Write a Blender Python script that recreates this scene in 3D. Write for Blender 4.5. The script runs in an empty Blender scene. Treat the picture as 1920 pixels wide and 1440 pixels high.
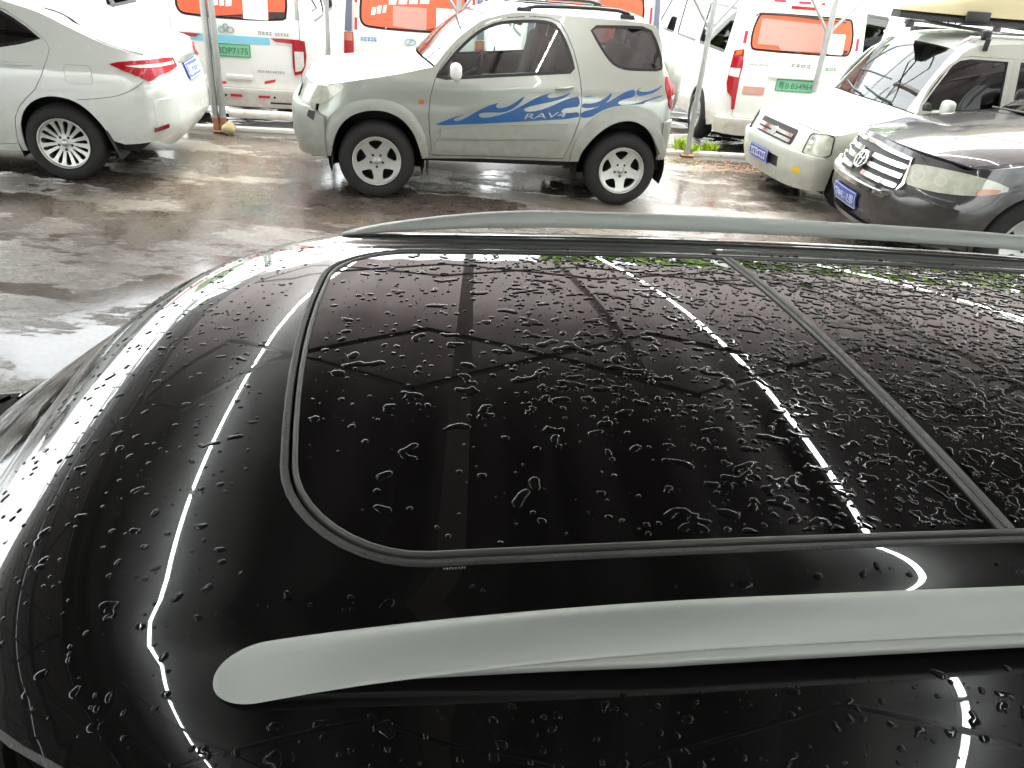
import bpy, bmesh, math, random
import numpy as np
from mathutils import Vector, Matrix
from mathutils.geometry import delaunay_2d_cdt
random.seed(7)
rng = np.random.default_rng(7)
sc = bpy.context.scene
col = sc.collection
# ------------------------------------------------------------------ camera, light, exposure
PITCH, ROLL, CAMZ = math.radians(29.54), math.radians(4.83), 2.112
cam = bpy.data.cameras.new('camera'); co = bpy.data.objects.new('camera', cam); col.objects.link(co)
cam.sensor_width = 36; cam.lens = 36 * 1446 / 1920; cam.clip_end = 600; cam.clip_start = .02
R_ = Vector((1, 0, 0)); U_ = Vector((0, math.sin(PITCH), math.cos(PITCH)))
rt = math.cos(ROLL) * R_ + math.sin(ROLL) * U_
up = -math.sin(ROLL) * R_ + math.cos(ROLL) * U_
bk = rt.cross(up)
co.matrix_world = Matrix(((rt.x, up.x, bk.x, 0), (rt.y, up.y, bk.y, 0), (rt.z, up.z, bk.z, CAMZ), (0, 0, 0, 1)))
sc.camera = co
w = bpy.data.worlds.new('World'); sc.world = w; w.use_nodes = True
wn = w.node_tree; bg = wn.nodes['Background']
sky = wn.nodes.new('ShaderNodeTexSky'); sky.sky_type = 'NISHITA'; sky.sun_disc = False
sky.sun_elevation = math.radians(58); sky.sun_rotation = math.radians(20)
sky.air_density = 1.0; sky.dust_density = 4.0; sky.ozone_density = 1.0
# an overcast veil: the sky colour is pulled towards white
mix = wn.nodes.new('ShaderNodeMixRGB'); mix.inputs[0].default_value = .72
mix.inputs[2].default_value = (9.8, 10.2, 10.0, 1)
wn.links.new(sky.outputs[0], mix.inputs[1]); wn.links.new(mix.outputs[0], bg.inputs[0])
bg.inputs[1].default_value = .15
sl = bpy.data.lights.new('sun', 'SUN'); sl.energy = 1.2; sl.angle = math.radians(25); sl.color = (1, .97, .93)
so = bpy.data.objects.new('sun', sl); col.objects.link(so)
sd = Vector((math.sin(math.radians(20)) * math.cos(math.radians(58)), math.cos(math.radians(20)) * math.cos(math.radians(58)), math.sin(math.radians(58))))
so.rotation_euler = sd.to_track_quat('Z', 'Y').to_euler(); so.location = (0, 0, 20)
sc.view_settings.view_transform = 'Standard'; sc.view_settings.look = 'None'
sc.view_settings.exposure = 2.52; sc.view_settings.gamma = 1; sc.view_settings.use_curve_mapping = False
sc.cycles.max_bounces = 10; sc.cycles.transparent_max_bounces = 16
sc.cycles.sample_clamp_indirect = 8; sc.cycles.caustics_reflective = False; sc.cycles.caustics_refractive = False
try: sc.cycles.use_denoising = True
except Exception: pass

# ------------------------------------------------------------------ materials
MATS = {}
def mat(name, colr, rough=.5, metal=0, coat=0, var=.08, scale=6, rvar=.08, bump=0, bscale=60, spec=.5, dirt=None, ior=1.5, trans=0, flake=0, coatrough=.04):
    if name in MATS: return MATS[name]
    m = bpy.data.materials.new(name); m.use_nodes = True
    nt = m.node_tree; b = nt.nodes['Principled BSDF']
    tc = nt.nodes.new('ShaderNodeTexCoord')
    n = nt.nodes.new('ShaderNodeTexNoise'); n.inputs['Scale'].default_value = scale; n.inputs['Detail'].default_value = 6
    nt.links.new(tc.outputs['Object'], n.inputs['Vector'])
    mr = nt.nodes.new('ShaderNodeMapRange'); mr.inputs[3].default_value = 1 - var; mr.inputs[4].default_value = 1 + var
    nt.links.new(n.outputs[0], mr.inputs[0])
    mm = nt.nodes.new('ShaderNodeMixRGB'); mm.blend_type = 'MULTIPLY'; mm.inputs[0].default_value = 1
    mm.inputs[1].default_value = (*colr, 1); nt.links.new(mr.outputs[0], mm.inputs[2])
    out = mm.outputs[0]
    rr = nt.nodes.new('ShaderNodeMapRange'); rr.inputs[3].default_value = max(0, rough - rvar); rr.inputs[4].default_value = min(1, rough + rvar)
    nt.links.new(n.outputs[0], rr.inputs[0]); rout = rr.outputs[0]
    if dirt:   # (colour, z low, z high, amount): road film that thickens towards the sills
        geo = nt.nodes.new('ShaderNodeSeparateXYZ'); nt.links.new(tc.outputs['Object'], geo.inputs[0])
        dz = nt.nodes.new('ShaderNodeMapRange'); dz.inputs[1].default_value = dirt[2]; dz.inputs[2].default_value = dirt[1]
        dz.inputs[3].default_value = 0; dz.inputs[4].default_value = dirt[3]; nt.links.new(geo.outputs[2], dz.inputs[0])
        n2 = nt.nodes.new('ShaderNodeTexNoise'); n2.inputs['Scale'].default_value = 14; n2.inputs['Detail'].default_value = 9
        nt.links.new(tc.outputs['Object'], n2.inputs['Vector'])
        m2 = nt.nodes.new('ShaderNodeMapRange'); m2.inputs[1].default_value = .35; m2.inputs[2].default_value = .65; nt.links.new(n2.outputs[0], m2.inputs[0])
        m2.inputs[3].default_value = .45
        mu = nt.nodes.new('ShaderNodeMath'); mu.operation = 'MULTIPLY'; nt.links.new(dz.outputs[0], mu.inputs[0]); nt.links.new(m2.outputs[0], mu.inputs[1])
        mx = nt.nodes.new('ShaderNodeMixRGB'); mx.inputs[2].default_value = (*dirt[0], 1)
        nt.links.new(mu.outputs[0], mx.inputs[0]); nt.links.new(out, mx.inputs[1]); out = mx.outputs[0]
        rm = nt.nodes.new('ShaderNodeMixRGB'); rm.inputs[2].default_value = (.75, .75, .75, 1)
        nt.links.new(mu.outputs[0], rm.inputs[0]); nt.links.new(rout, rm.inputs[1]); rout = rm.outputs[0]
        if coat:
            cm = nt.nodes.new('ShaderNodeMapRange'); cm.inputs[3].default_value = coat; cm.inputs[4].default_value = 0
            nt.links.new(mu.outputs[0], cm.inputs[0]); nt.links.new(cm.outputs[0], b.inputs['Coat Weight'])
    nt.links.new(out, b.inputs['Base Color']); nt.links.new(rout, b.inputs['Roughness'])
    b.inputs['Metallic'].default_value = metal; b.inputs['IOR'].default_value = ior
    b.inputs['Specular IOR Level'].default_value = spec
    if trans: b.inputs['Transmission Weight'].default_value = trans
    if coat and not dirt: b.inputs['Coat Weight'].default_value = coat
    if coat: b.inputs['Coat Roughness'].default_value = coatrough
    if bump:
        n3 = nt.nodes.new('ShaderNodeTexNoise'); n3.inputs['Scale'].default_value = bscale; n3.inputs['Detail'].default_value = 8
        nt.links.new(tc.outputs['Object'], n3.inputs['Vector'])
        bp = nt.nodes.new('ShaderNodeBump'); bp.inputs['Strength'].default_value = bump; bp.inputs['Distance'].default_value = .01
        nt.links.new(n3.outputs[0], bp.inputs['Height']); nt.links.new(bp.outputs[0], b.inputs['Normal'])
    MATS[name] = m
    return m
def glassmat(name, tint, rough=.0, ior=1.85):
    if name in MATS: return MATS[name]
    m = bpy.data.materials.new(name); m.use_nodes = True; nt = m.node_tree
    for n in list(nt.nodes): nt.nodes.remove(n)
    o = nt.nodes.new('ShaderNodeOutputMaterial'); t = nt.nodes.new('ShaderNodeBsdfTransparent'); g = nt.nodes.new('ShaderNodeBsdfGlossy')
    tc = nt.nodes.new('ShaderNodeTexCoord'); no = nt.nodes.new('ShaderNodeTexNoise'); no.inputs['Scale'].default_value = 9
    nt.links.new(tc.outputs['Object'], no.inputs['Vector'])
    mr = nt.nodes.new('ShaderNodeMapRange'); mr.inputs[3].default_value = rough; mr.inputs[4].default_value = rough + .03
    nt.links.new(no.outputs[0], mr.inputs[0]); nt.links.new(mr.outputs[0], g.inputs['Roughness'])
    t.inputs[0].default_value = (*tint, 1); g.inputs[0].default_value = (1, 1, 1, 1)
    f = nt.nodes.new('ShaderNodeFresnel'); f.inputs[0].default_value = ior
    x = nt.nodes.new('ShaderNodeMixShader')
    nt.links.new(f.outputs[0], x.inputs[0]); nt.links.new(t.outputs[0], x.inputs[1]); nt.links.new(g.outputs[0], x.inputs[2])
    nt.links.new(x.outputs[0], o.inputs[0]); MATS[name] = m
    return m
DIRT = (.23, .20, .165)
M_black = mat('black paint', (.004, .0042, .0042), .19, coat=1, spec=.14, var=.3, rvar=.03, coatrough=.012)
M_pano = mat('dark roof glass', (.0045, .004, .0042), .015, var=.3, rvar=.01, ior=1.55)
M_rubber = mat('rubber seal', (.035, .035, .034), .5, var=.2, scale=40, bump=.25, bscale=300)
M_strip = mat('grey seal strip', (.075, .073, .065), .42, var=.12, scale=30)
M_rail = mat('satin aluminium', (.36, .377, .352), .45, metal=.2, var=.03, rvar=.05, scale=60)
M_silver = mat('silver green paint', (.385, .415, .37), .34, metal=.55, coat=.8, var=.03, rvar=.03, dirt=(DIRT, .35, .95, .5))
M_cladding = mat('silver cladding', (.37, .395, .355), .45, metal=.35, coat=.3, var=.06, dirt=(DIRT, .35, .9, .6))
M_white = mat('white paint', (.63, .665, .625), .25, coat=.9, var=.03, dirt=(DIRT, .15, .6, .5))
M_vanwhite = mat('van white paint', (.78, .78, .75), .3, coat=.6, var=.03, dirt=((.42, .33, .24), .2, .75, .6))
M_cream = mat('wagon white paint', (.57, .605, .54), .3, coat=.7, var=.04, dirt=(DIRT, .15, .6, .5))
M_grey = mat('dark grey paint', (.036, .036, .040), .30, metal=.5, coat=1, var=.15, dirt=((.16, .145, .125), .2, .9, .55))
M_tyre = mat('tyre rubber', (.010, .0098, .0105), .8, var=.25, scale=12, bump=.3, bscale=120, dirt=((.055, .05, .048), .0, .9, .2))
M_rim = mat('alloy rim', (.48, .49, .46), .38, metal=.6, var=.07, scale=20)
M_dark = mat('dark void', (.008, .008, .009), .9, var=.2)
M_plastic = mat('black plastic', (.02, .02, .021), .5, var=.2, scale=30, bump=.15, bscale=200)
M_trim = mat('window trim', (.012, .012, .013), .35, var=.2)
M_chrome = mat('chrome', (.72, .73, .72), .12, metal=1, var=.03)
M_red = mat('red lamp', (.36, .008, .018), .16, coat=.25, spec=.3, var=.15, scale=40)
M_redtape = mat('red reflective tape', (.62, .02, .05), .4, var=.12, scale=60)
M_amber = mat('amber lamp', (.45, .13, .02), .2, coat=.8, var=.1, scale=60)
M_clearlamp = mat('clear lamp', (.62, .62, .58), .12, coat=1, var=.25, scale=25)
M_headlamp = mat('headlamp', (.50, .53, .43), .14, metal=.0, coat=1, var=.35, scale=18)
M_orange = mat('orange film', (.66, .115, .05), .35, var=.06, scale=3)
M_pale = mat('faded print', (.52, .27, .22), .4, var=.04)
M_whitefilm = mat('white film', (.8, .79, .76), .45, var=.03)
M_blueplate = mat('blue plate', (.045, .09, .42), .35, var=.08, scale=30)
M_greenplate = mat('green plate', (.17, .50, .29), .35, var=.1, scale=20)
M_platetext = mat('white lettering', (.75, .78, .82), .4, var=.05)
M_darktext = mat('dark lettering', (.05, .08, .07), .5, var=.1)
M_cyan = mat('cyan stripe', (.20, .55, .72), .35, var=.08)
M_bluedecal = mat('blue flame decal', (.013, .09, .27), .4, coat=.2, var=.12, scale=8)
M_galv = mat('galvanised steel', (.36, .37, .36), .42, metal=.6, var=.18, scale=14, bump=.1)
M_rust = mat('rusty steel', (.30, .14, .07), .8, var=.3, scale=25, bump=.4)
M_kerb = mat('painted kerb concrete', (.66, .64, .60), .75, var=.18, scale=5, bump=.4, bscale=30)
M_sheet = mat('dark canopy sheet', (.30, .265, .27), .55, var=.12, scale=1.5)
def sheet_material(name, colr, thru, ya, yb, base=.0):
    # translucent sheeting: light falloff inward from the open edge is put into the colour
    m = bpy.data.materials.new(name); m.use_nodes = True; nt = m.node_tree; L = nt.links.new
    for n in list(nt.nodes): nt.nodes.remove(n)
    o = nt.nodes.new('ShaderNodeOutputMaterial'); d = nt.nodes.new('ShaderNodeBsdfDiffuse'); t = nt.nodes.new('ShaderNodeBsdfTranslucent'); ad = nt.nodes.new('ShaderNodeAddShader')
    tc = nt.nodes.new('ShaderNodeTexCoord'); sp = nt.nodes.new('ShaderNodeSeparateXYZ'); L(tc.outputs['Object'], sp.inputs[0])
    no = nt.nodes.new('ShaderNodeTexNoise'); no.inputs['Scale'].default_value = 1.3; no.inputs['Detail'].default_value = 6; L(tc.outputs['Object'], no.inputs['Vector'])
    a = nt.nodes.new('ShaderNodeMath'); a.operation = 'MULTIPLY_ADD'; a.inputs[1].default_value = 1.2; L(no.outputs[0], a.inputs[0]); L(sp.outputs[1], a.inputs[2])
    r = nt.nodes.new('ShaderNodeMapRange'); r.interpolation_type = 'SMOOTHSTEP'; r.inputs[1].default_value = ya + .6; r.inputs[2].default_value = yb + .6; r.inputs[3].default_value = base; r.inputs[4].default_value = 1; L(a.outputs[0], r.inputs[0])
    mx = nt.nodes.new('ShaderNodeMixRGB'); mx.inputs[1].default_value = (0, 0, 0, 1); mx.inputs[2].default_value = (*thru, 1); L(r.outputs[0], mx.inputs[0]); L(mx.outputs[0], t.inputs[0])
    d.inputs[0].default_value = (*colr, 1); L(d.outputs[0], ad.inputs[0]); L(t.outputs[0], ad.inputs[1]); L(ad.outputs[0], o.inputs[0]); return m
M_sheet = sheet_material('translucent sheet with light falloff', (.16, .14, .142), (.40, .372, .366), 1.7, 6.0)
M_sheet2 = sheet_material('grey translucent sheet', (.26, .24, .24), (.085, .080, .080), -2, 2, .6) or mat('pale canopy sheet', (.42, .41, .39), .55, var=.1, scale=1.5)
M_frame = mat('canopy steel', (.10, .09, .09), .5, metal=.3, var=.2, scale=10)
M_framep = mat('pale canopy steel', (.72, .68, .68), .5, var=.1, scale=10)
M_seat = mat('seat fabric', (.10, .11, .10), .9, var=.2, scale=40, bump=.3)
M_seatlight = mat('light seat fabric', (.33, .36, .33), .9, var=.15, scale=40, bump=.3)
M_box = mat('cream roof box', (.60, .55, .33), .4, var=.05, dirt=((.4, .35, .2), 1.6, 1.9, .4))
M_leaf = mat('leaf green', (.17, .27, .03), .5, var=.5, scale=9)
M_weed = mat('weed green', (.34, .46, .03), .5, var=.4, scale=30)
M_leafbrown = mat('dead leaf brown', (.30, .13, .06), .7, var=.5, scale=40)
M_bark = mat('bark', (.12, .09, .06), .9, var=.3, scale=20, bump=.6)
G_clear = glassmat('clear window glass', (.74, .82, .78))
G_tint = glassmat('tinted window glass', (.42, .43, .45))
G_dark = glassmat('dark window glass', (.05, .05, .065))
G_ws = glassmat('windscreen glass', (.42, .47, .46))
def water_material():
    m = bpy.data.materials.new('rain water'); m.use_nodes = True; nt = m.node_tree; b = nt.nodes['Principled BSDF']
    b.inputs['IOR'].default_value = 1.34
    tc = nt.nodes.new('ShaderNodeTexCoord'); n = nt.nodes.new('ShaderNodeTexNoise'); n.inputs['Scale'].default_value = 30
    nt.links.new(tc.outputs['Object'], n.inputs['Vector'])
    r = nt.nodes.new('ShaderNodeMapRange'); r.inputs[3].default_value = .0; r.inputs[4].default_value = .03
    nt.links.new(n.outputs[0], r.inputs[0]); nt.links.new(r.outputs[0], b.inputs['Roughness'])
    b.inputs['Base Color'].default_value = (.006, .006, .006, 1)   # clear water shows the black paint below it
    return m
M_water = water_material()

# ------------------------------------------------------------------ object helpers
def link(name, me, m=None, parent=None, smooth=True):
    if m is not None: me.materials.append(m)
    o = bpy.data.objects.new(name, me); col.objects.link(o)
    if parent is not None: o.parent = parent
    return o
def tag(o, label=None, cat=None, group=None, kind=None):
    if label: o['label'] = label
    if cat: o['category'] = cat
    if group: o['group'] = group
    if kind: o['kind'] = kind
    return o
def empty(name, loc=(0, 0, 0), rz=0, parent=None):
    o = bpy.data.objects.new(name, None); col.objects.link(o); o.location = loc; o.rotation_euler = (0, 0, rz); o.empty_display_size = .2
    if parent: o.parent = parent
    return o
class MB:
    def __init__(s): s.v = []; s.f = []; s.sm = []
    def add(s, vs, fs, smooth=True):
        k = len(s.v); s.v += [tuple(map(float, p)) for p in vs]; s.f += [tuple(k + i for i in f) for f in fs]; s.sm += [smooth] * len(fs)
        return s
    def box(s, c, d, rz=0, rx=0, ry=0, bev=0):
        hx, hy, hz = d[0] / 2, d[1] / 2, d[2] / 2
        rot = Matrix.Rotation(rz, 3, 'Z') @ Matrix.Rotation(ry, 3, 'Y') @ Matrix.Rotation(rx, 3, 'X')
        if bev <= 0:
            vs = [rot @ Vector((x, y, z)) + Vector(c) for x in (-hx, hx) for y in (-hy, hy) for z in (-hz, hz)]
            return s.add(vs, [(0, 1, 3, 2), (4, 6, 7, 5), (0, 4, 5, 1), (2, 3, 7, 6), (0, 2, 6, 4), (1, 5, 7, 3)], False)
        bm = bmesh.new(); bmesh.ops.create_cube(bm, size=1)
        for v in bm.verts: v.co = Vector((v.co.x * d[0], v.co.y * d[1], v.co.z * d[2]))
        bmesh.ops.bevel(bm, geom=bm.edges[:] , offset=min(bev, min(d) * .45), segments=3, profile=.5, affect='EDGES')
        bm.verts.index_update()
        s.add([rot @ v.co + Vector(c) for v in bm.verts], [tuple(v.index for v in f.verts) for f in bm.faces], True); bm.free(); return s
    def tube(s, pts, r, n=10, cap=True):
        pts = [Vector(p) for p in pts]; N = len(pts); rs = r if isinstance(r, (list, tuple)) else [r] * N
        vs = []; t0 = (pts[1] - pts[0]).normalized()
        a = t0.orthogonal().normalized()
        for i, p in enumerate(pts):
            t = (pts[min(i + 1, N - 1)] - pts[max(i - 1, 0)]).normalized()
            a = (a - t * a.dot(t)).normalized(); b = t.cross(a)
            vs += [p + (a * math.cos(2 * math.pi * k / n) + b * math.sin(2 * math.pi * k / n)) * rs[i] for k in range(n)]
        fs = [(i * n + k, i * n + (k + 1) % n, (i + 1) * n + (k + 1) % n, (i + 1) * n + k) for i in range(N - 1) for k in range(n)]
        s.add(vs, fs)
        if cap: s.add(vs[:n], [tuple(reversed(range(n)))], False); s.add(vs[-n:], [tuple(range(n))], False)
        return s
    def lathe(s, prof, c, n=40, axis='y', ph=0):   # prof: (radius, offset along axis)
        vs = []
        for (r, h) in prof:
            for k in range(n):
                a = 2 * math.pi * k / n + ph
                vs.append((c[0] + r * math.cos(a), c[1] + h, c[2] + r * math.sin(a)) if axis == 'y' else (c[0] + r * math.cos(a), c[1] + r * math.sin(a), c[2] + h))
        fs = [(i * n + k, i * n + (k + 1) % n, (i + 1) * n + (k + 1) % n, (i + 1) * n + k) for i in range(len(prof) - 1) for k in range(n)]
        return s.add(vs, fs)
    def obj(s, name, m, parent=None):
        me = bpy.data.meshes.new(name); me.from_pydata(s.v, [], s.f)
        me.polygons.foreach_set('use_smooth', s.sm); me.validate()
        return link(name, me, m, parent)
def chaikin(p, n=1, closed=True):
    for _ in range(n):
        q = []
        N = len(p)
        for i in range(N if closed else N - 1):
            a, b = p[i], p[(i + 1) % N]
            q.append((a[0] * .75 + b[0] * .25, a[1] * .75 + b[1] * .25)); q.append((a[0] * .25 + b[0] * .75, a[1] * .25 + b[1] * .75))
        if not closed: q = [p[0]] + q + [p[-1]]
        p = q
    return p
def resamp(p, step):
    q = []
    for i in range(len(p)):
        a, b = p[i], p[(i + 1) % len(p)]
        d = math.hypot(b[0] - a[0], b[1] - a[1])
        if d < 1e-6: continue
        n = max(1, int(math.ceil(d / step)))
        q += [(a[0] + (b[0] - a[0]) * k / n, a[1] + (b[1] - a[1]) * k / n) for k in range(n)]
    return q
def inpoly(P, poly):
    x, y = P[:, 0], P[:, 1]; ins = np.zeros(len(P), bool); n = len(poly)
    for i in range(n):
        x1, y1 = poly[i]; x2, y2 = poly[(i + 1) % n]
        if y1 == y2: continue
        c = ((y1 > y) != (y2 > y)) & (x < (x2 - x1) * (y - y1) / (y2 - y1) + x1)
        ins ^= c
    return ins
def cdt(mb, outer, fmap, holes=(), step=.06, depth=.02, grid=True):
    """fill a flat outline with triangles and lay it on the surface fmap(u,v,e); the rim is turned inwards by depth"""
    outer = resamp(outer, step); holes = [resamp(h, step) for h in holes]
    pts = list(outer); edges = [(i, (i + 1) % len(outer)) for i in range(len(outer))]
    for h in holes:
        k = len(pts); pts += h; edges += [(k + i, k + (i + 1) % len(h)) for i in range(len(h))]
    nb = len(pts)
    if grid:
        a = np.array(outer); mn, mx = a.min(0), a.max(0)
        xs = np.arange(mn[0] + step * .5, mx[0], step); ys = np.arange(mn[1] + step * .5, mx[1], step)
        if len(xs) and len(ys):
            g = np.stack(np.meshgrid(xs, ys), -1).reshape(-1, 2)
            g = g[inpoly(g, outer)]
            for h in holes:
                if len(g): g = g[~inpoly(g, h)]
            if len(g):
                b = np.array(pts[:nb]); d = np.sqrt(((g[:, None] - b[None]) ** 2).sum(-1)).min(1)
                g = g[d > step * .45]; pts += [tuple(q) for q in g]
    r = delaunay_2d_cdt([Vector(p) for p in pts], edges, [], 0, 1e-6)
    V = np.array([tuple(v) for v in r[0]]); F = [tuple(f) for f in r[2]]
    cen = np.array([V[list(f)].mean(0) for f in F])
    ok = inpoly(cen, outer)
    for h in holes: ok &= ~inpoly(cen, h)
    for i_, f in enumerate(F):      # slivers along the rim would spoil the shading
        a_, b_, c_ = V[f[0]], V[f[1]], V[f[2]]
        if abs((b_[0] - a_[0]) * (c_[1] - a_[1]) - (c_[0] - a_[0]) * (b_[1] - a_[1])) < 4e-7: ok[i_] = False
    F = [f for f, o in zip(F, ok) if o]
    P = [Vector(fmap(u, v, 0)) for u, v in V]
    # orientation
    f0 = F[len(F) // 2]; c = V[list(f0)].mean(0)
    n = (P[f0[1]] - P[f0[0]]).cross(P[f0[2]] - P[f0[0]])
    outw = Vector(fmap(c[0], c[1], .01)) - Vector(fmap(c[0], c[1], 0))
    flip = n.dot(outw) < 0
    if flip: F = [tuple(reversed(f)) for f in F]
    mb.add(P, F)
    if depth > 0:
        cnt = {}
        for f in F:
            for i in range(3):
                e = (f[i], f[(i + 1) % 3]); k = (min(e), max(e)); cnt.setdefault(k, []).append(e)
        be = [v[0] for v in cnt.values() if len(v) == 1]
        vs = []; fs = []
        for a, b in be:
            k = len(vs); vs += [P[a], P[b], Vector(fmap(*V[b], -depth)), Vector(fmap(*V[a], -depth))]; fs.append((k + 1, k, k + 3, k + 2))
        mb.add(vs, fs, False)
    return mb
def gridp(mb, f, u0, u1, nu, v0, v1, nv, depth=.02):
    U = np.linspace(u0, u1, nu + 1); Vv = np.linspace(v0, v1, nv + 1)
    P = [Vector(f(u, v, 0)) for u in U for v in Vv]
    um, vm = (u0 + u1) / 2, (v0 + v1) / 2
    F = [(i * (nv + 1) + j, (i + 1) * (nv + 1) + j, (i + 1) * (nv + 1) + j + 1, i * (nv + 1) + j + 1) for i in range(nu) for j in range(nv)]
    k = F[len(F) // 2]; n = (P[k[1]] - P[k[0]]).cross(P[k[2]] - P[k[0]])
    if n.dot(Vector(f(um, vm, .01)) - Vector(f(um, vm, 0))) < 0: F = [tuple(reversed(q)) for q in F]
    mb.add(P, F)
    if depth:
        rim = [(u, v0) for u in U] + [(u1, v) for v in Vv[1:]] + [(u, v1) for u in U[::-1][1:]] + [(u0, v) for v in Vv[::-1][1:]]
        vs = []; fs = []
        for a, b in zip(rim[:-1], rim[1:]):
            q = len(vs); vs += [f(*a, 0), f(*b, 0), f(*b, -depth), f(*a, -depth)]; fs.append((q, q + 1, q + 2, q + 3))
        mb.add(vs, fs, False)
    return mb
def rrect(x0, y0, x1, y1, r, n=5):
    r = min(r, abs(x1 - x0) / 2 - 1e-4, abs(y1 - y0) / 2 - 1e-4); q = []
    for cx, cy, a0 in ((x1 - r, y1 - r, 0), (x0 + r, y1 - r, 90), (x0 + r, y0 + r, 180), (x1 - r, y0 + r, 270)):
        for k in range(n + 1):
            a = math.radians(a0 + 90 * k / n); q.append((cx + r * math.cos(a), cy + r * math.sin(a)))
    return q
def offpoly(p, d):
    a = np.array(p); n = len(a); area = sum(a[i][0] * a[(i + 1) % n][1] - a[(i + 1) % n][0] * a[i][1] for i in range(n))
    s = 1 if area > 0 else -1; q = []
    for i in range(n):
        t = a[(i + 1) % n] - a[i - 1]; t /= max(1e-9, np.hypot(*t)); q.append((a[i][0] + t[1] * d * s, a[i][1] - t[0] * d * s))
    return q
TXT = {}
def text(mb, s, fmap, u, v, h, width=None, shear=0, e=.002, flipu=False, thick=.0015):
    """raised lettering laid on a surface: h = cap height, centred on (u,v)"""
    if s not in TXT:
        c = bpy.data.curves.new('t', 'FONT'); c.body = s; c.resolution_u = 3; c.extrude = 0
        o = bpy.data.objects.new('t', c); col.objects.link(o)
        bpy.context.view_layer.update()
        me = bpy.data.meshes.new_from_object(o.evaluated_get(bpy.context.evaluated_depsgraph_get()))
        V = [(q.co.x, q.co.y) for q in me.vertices]; F = [tuple(p.vertices) for p in me.polygons]
        bpy.data.objects.remove(o); bpy.data.curves.remove(c); bpy.data.meshes.remove(me); TXT[s] = (V, F)
    V, F = TXT[s]
    if not V: return mb
    a = np.array(V); mn, mx = a.min(0), a.max(0); H = mx[1] - mn[1]; k = h / H
    kx = (width / (mx[0] - mn[0])) if width else k
    cx, cy = (mn + mx) / 2; sg = -1 if flipu else 1
    P = [fmap(u + sg * ((x - cx) * kx + shear * (y - cy) * k), v + (y - cy) * k, e) for x, y in V]
    if flipu: F = [tuple(reversed(f)) for f in F]
    mb.add(P, F, False)
    return mb

def glyphs(mb, fmap, u0, u1, v, h, n, e=.006, seed=1):
    """worn, unreadable badge characters: small raised strokes"""
    rg = np.random.default_rng(seed); w_ = (u1 - u0) / n
    for i in range(n):
        a = u0 + i * w_ + w_ * .1; b = u0 + (i + 1) * w_ - w_ * .1
        for k in range(4):
            if k < 2: z = v + h * (-.35 + .7 * k + rg.uniform(-.1, .1)); q = [(a, z - h * .09), (a, z + h * .09), (b, z + h * .09), (b, z - h * .09)]
            else: x = a + (b - a) * rg.uniform(.1, .9); q = [(x - w_ * .08, v - h * .5), (x - w_ * .08, v + h * .5), (x + w_ * .08, v + h * .5), (x + w_ * .08, v - h * .5)]
            mb.add([fmap(x_, z_, e + k * .0004) for x_, z_ in q], [(0, 1, 2, 3)], False)
    return mb
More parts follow.
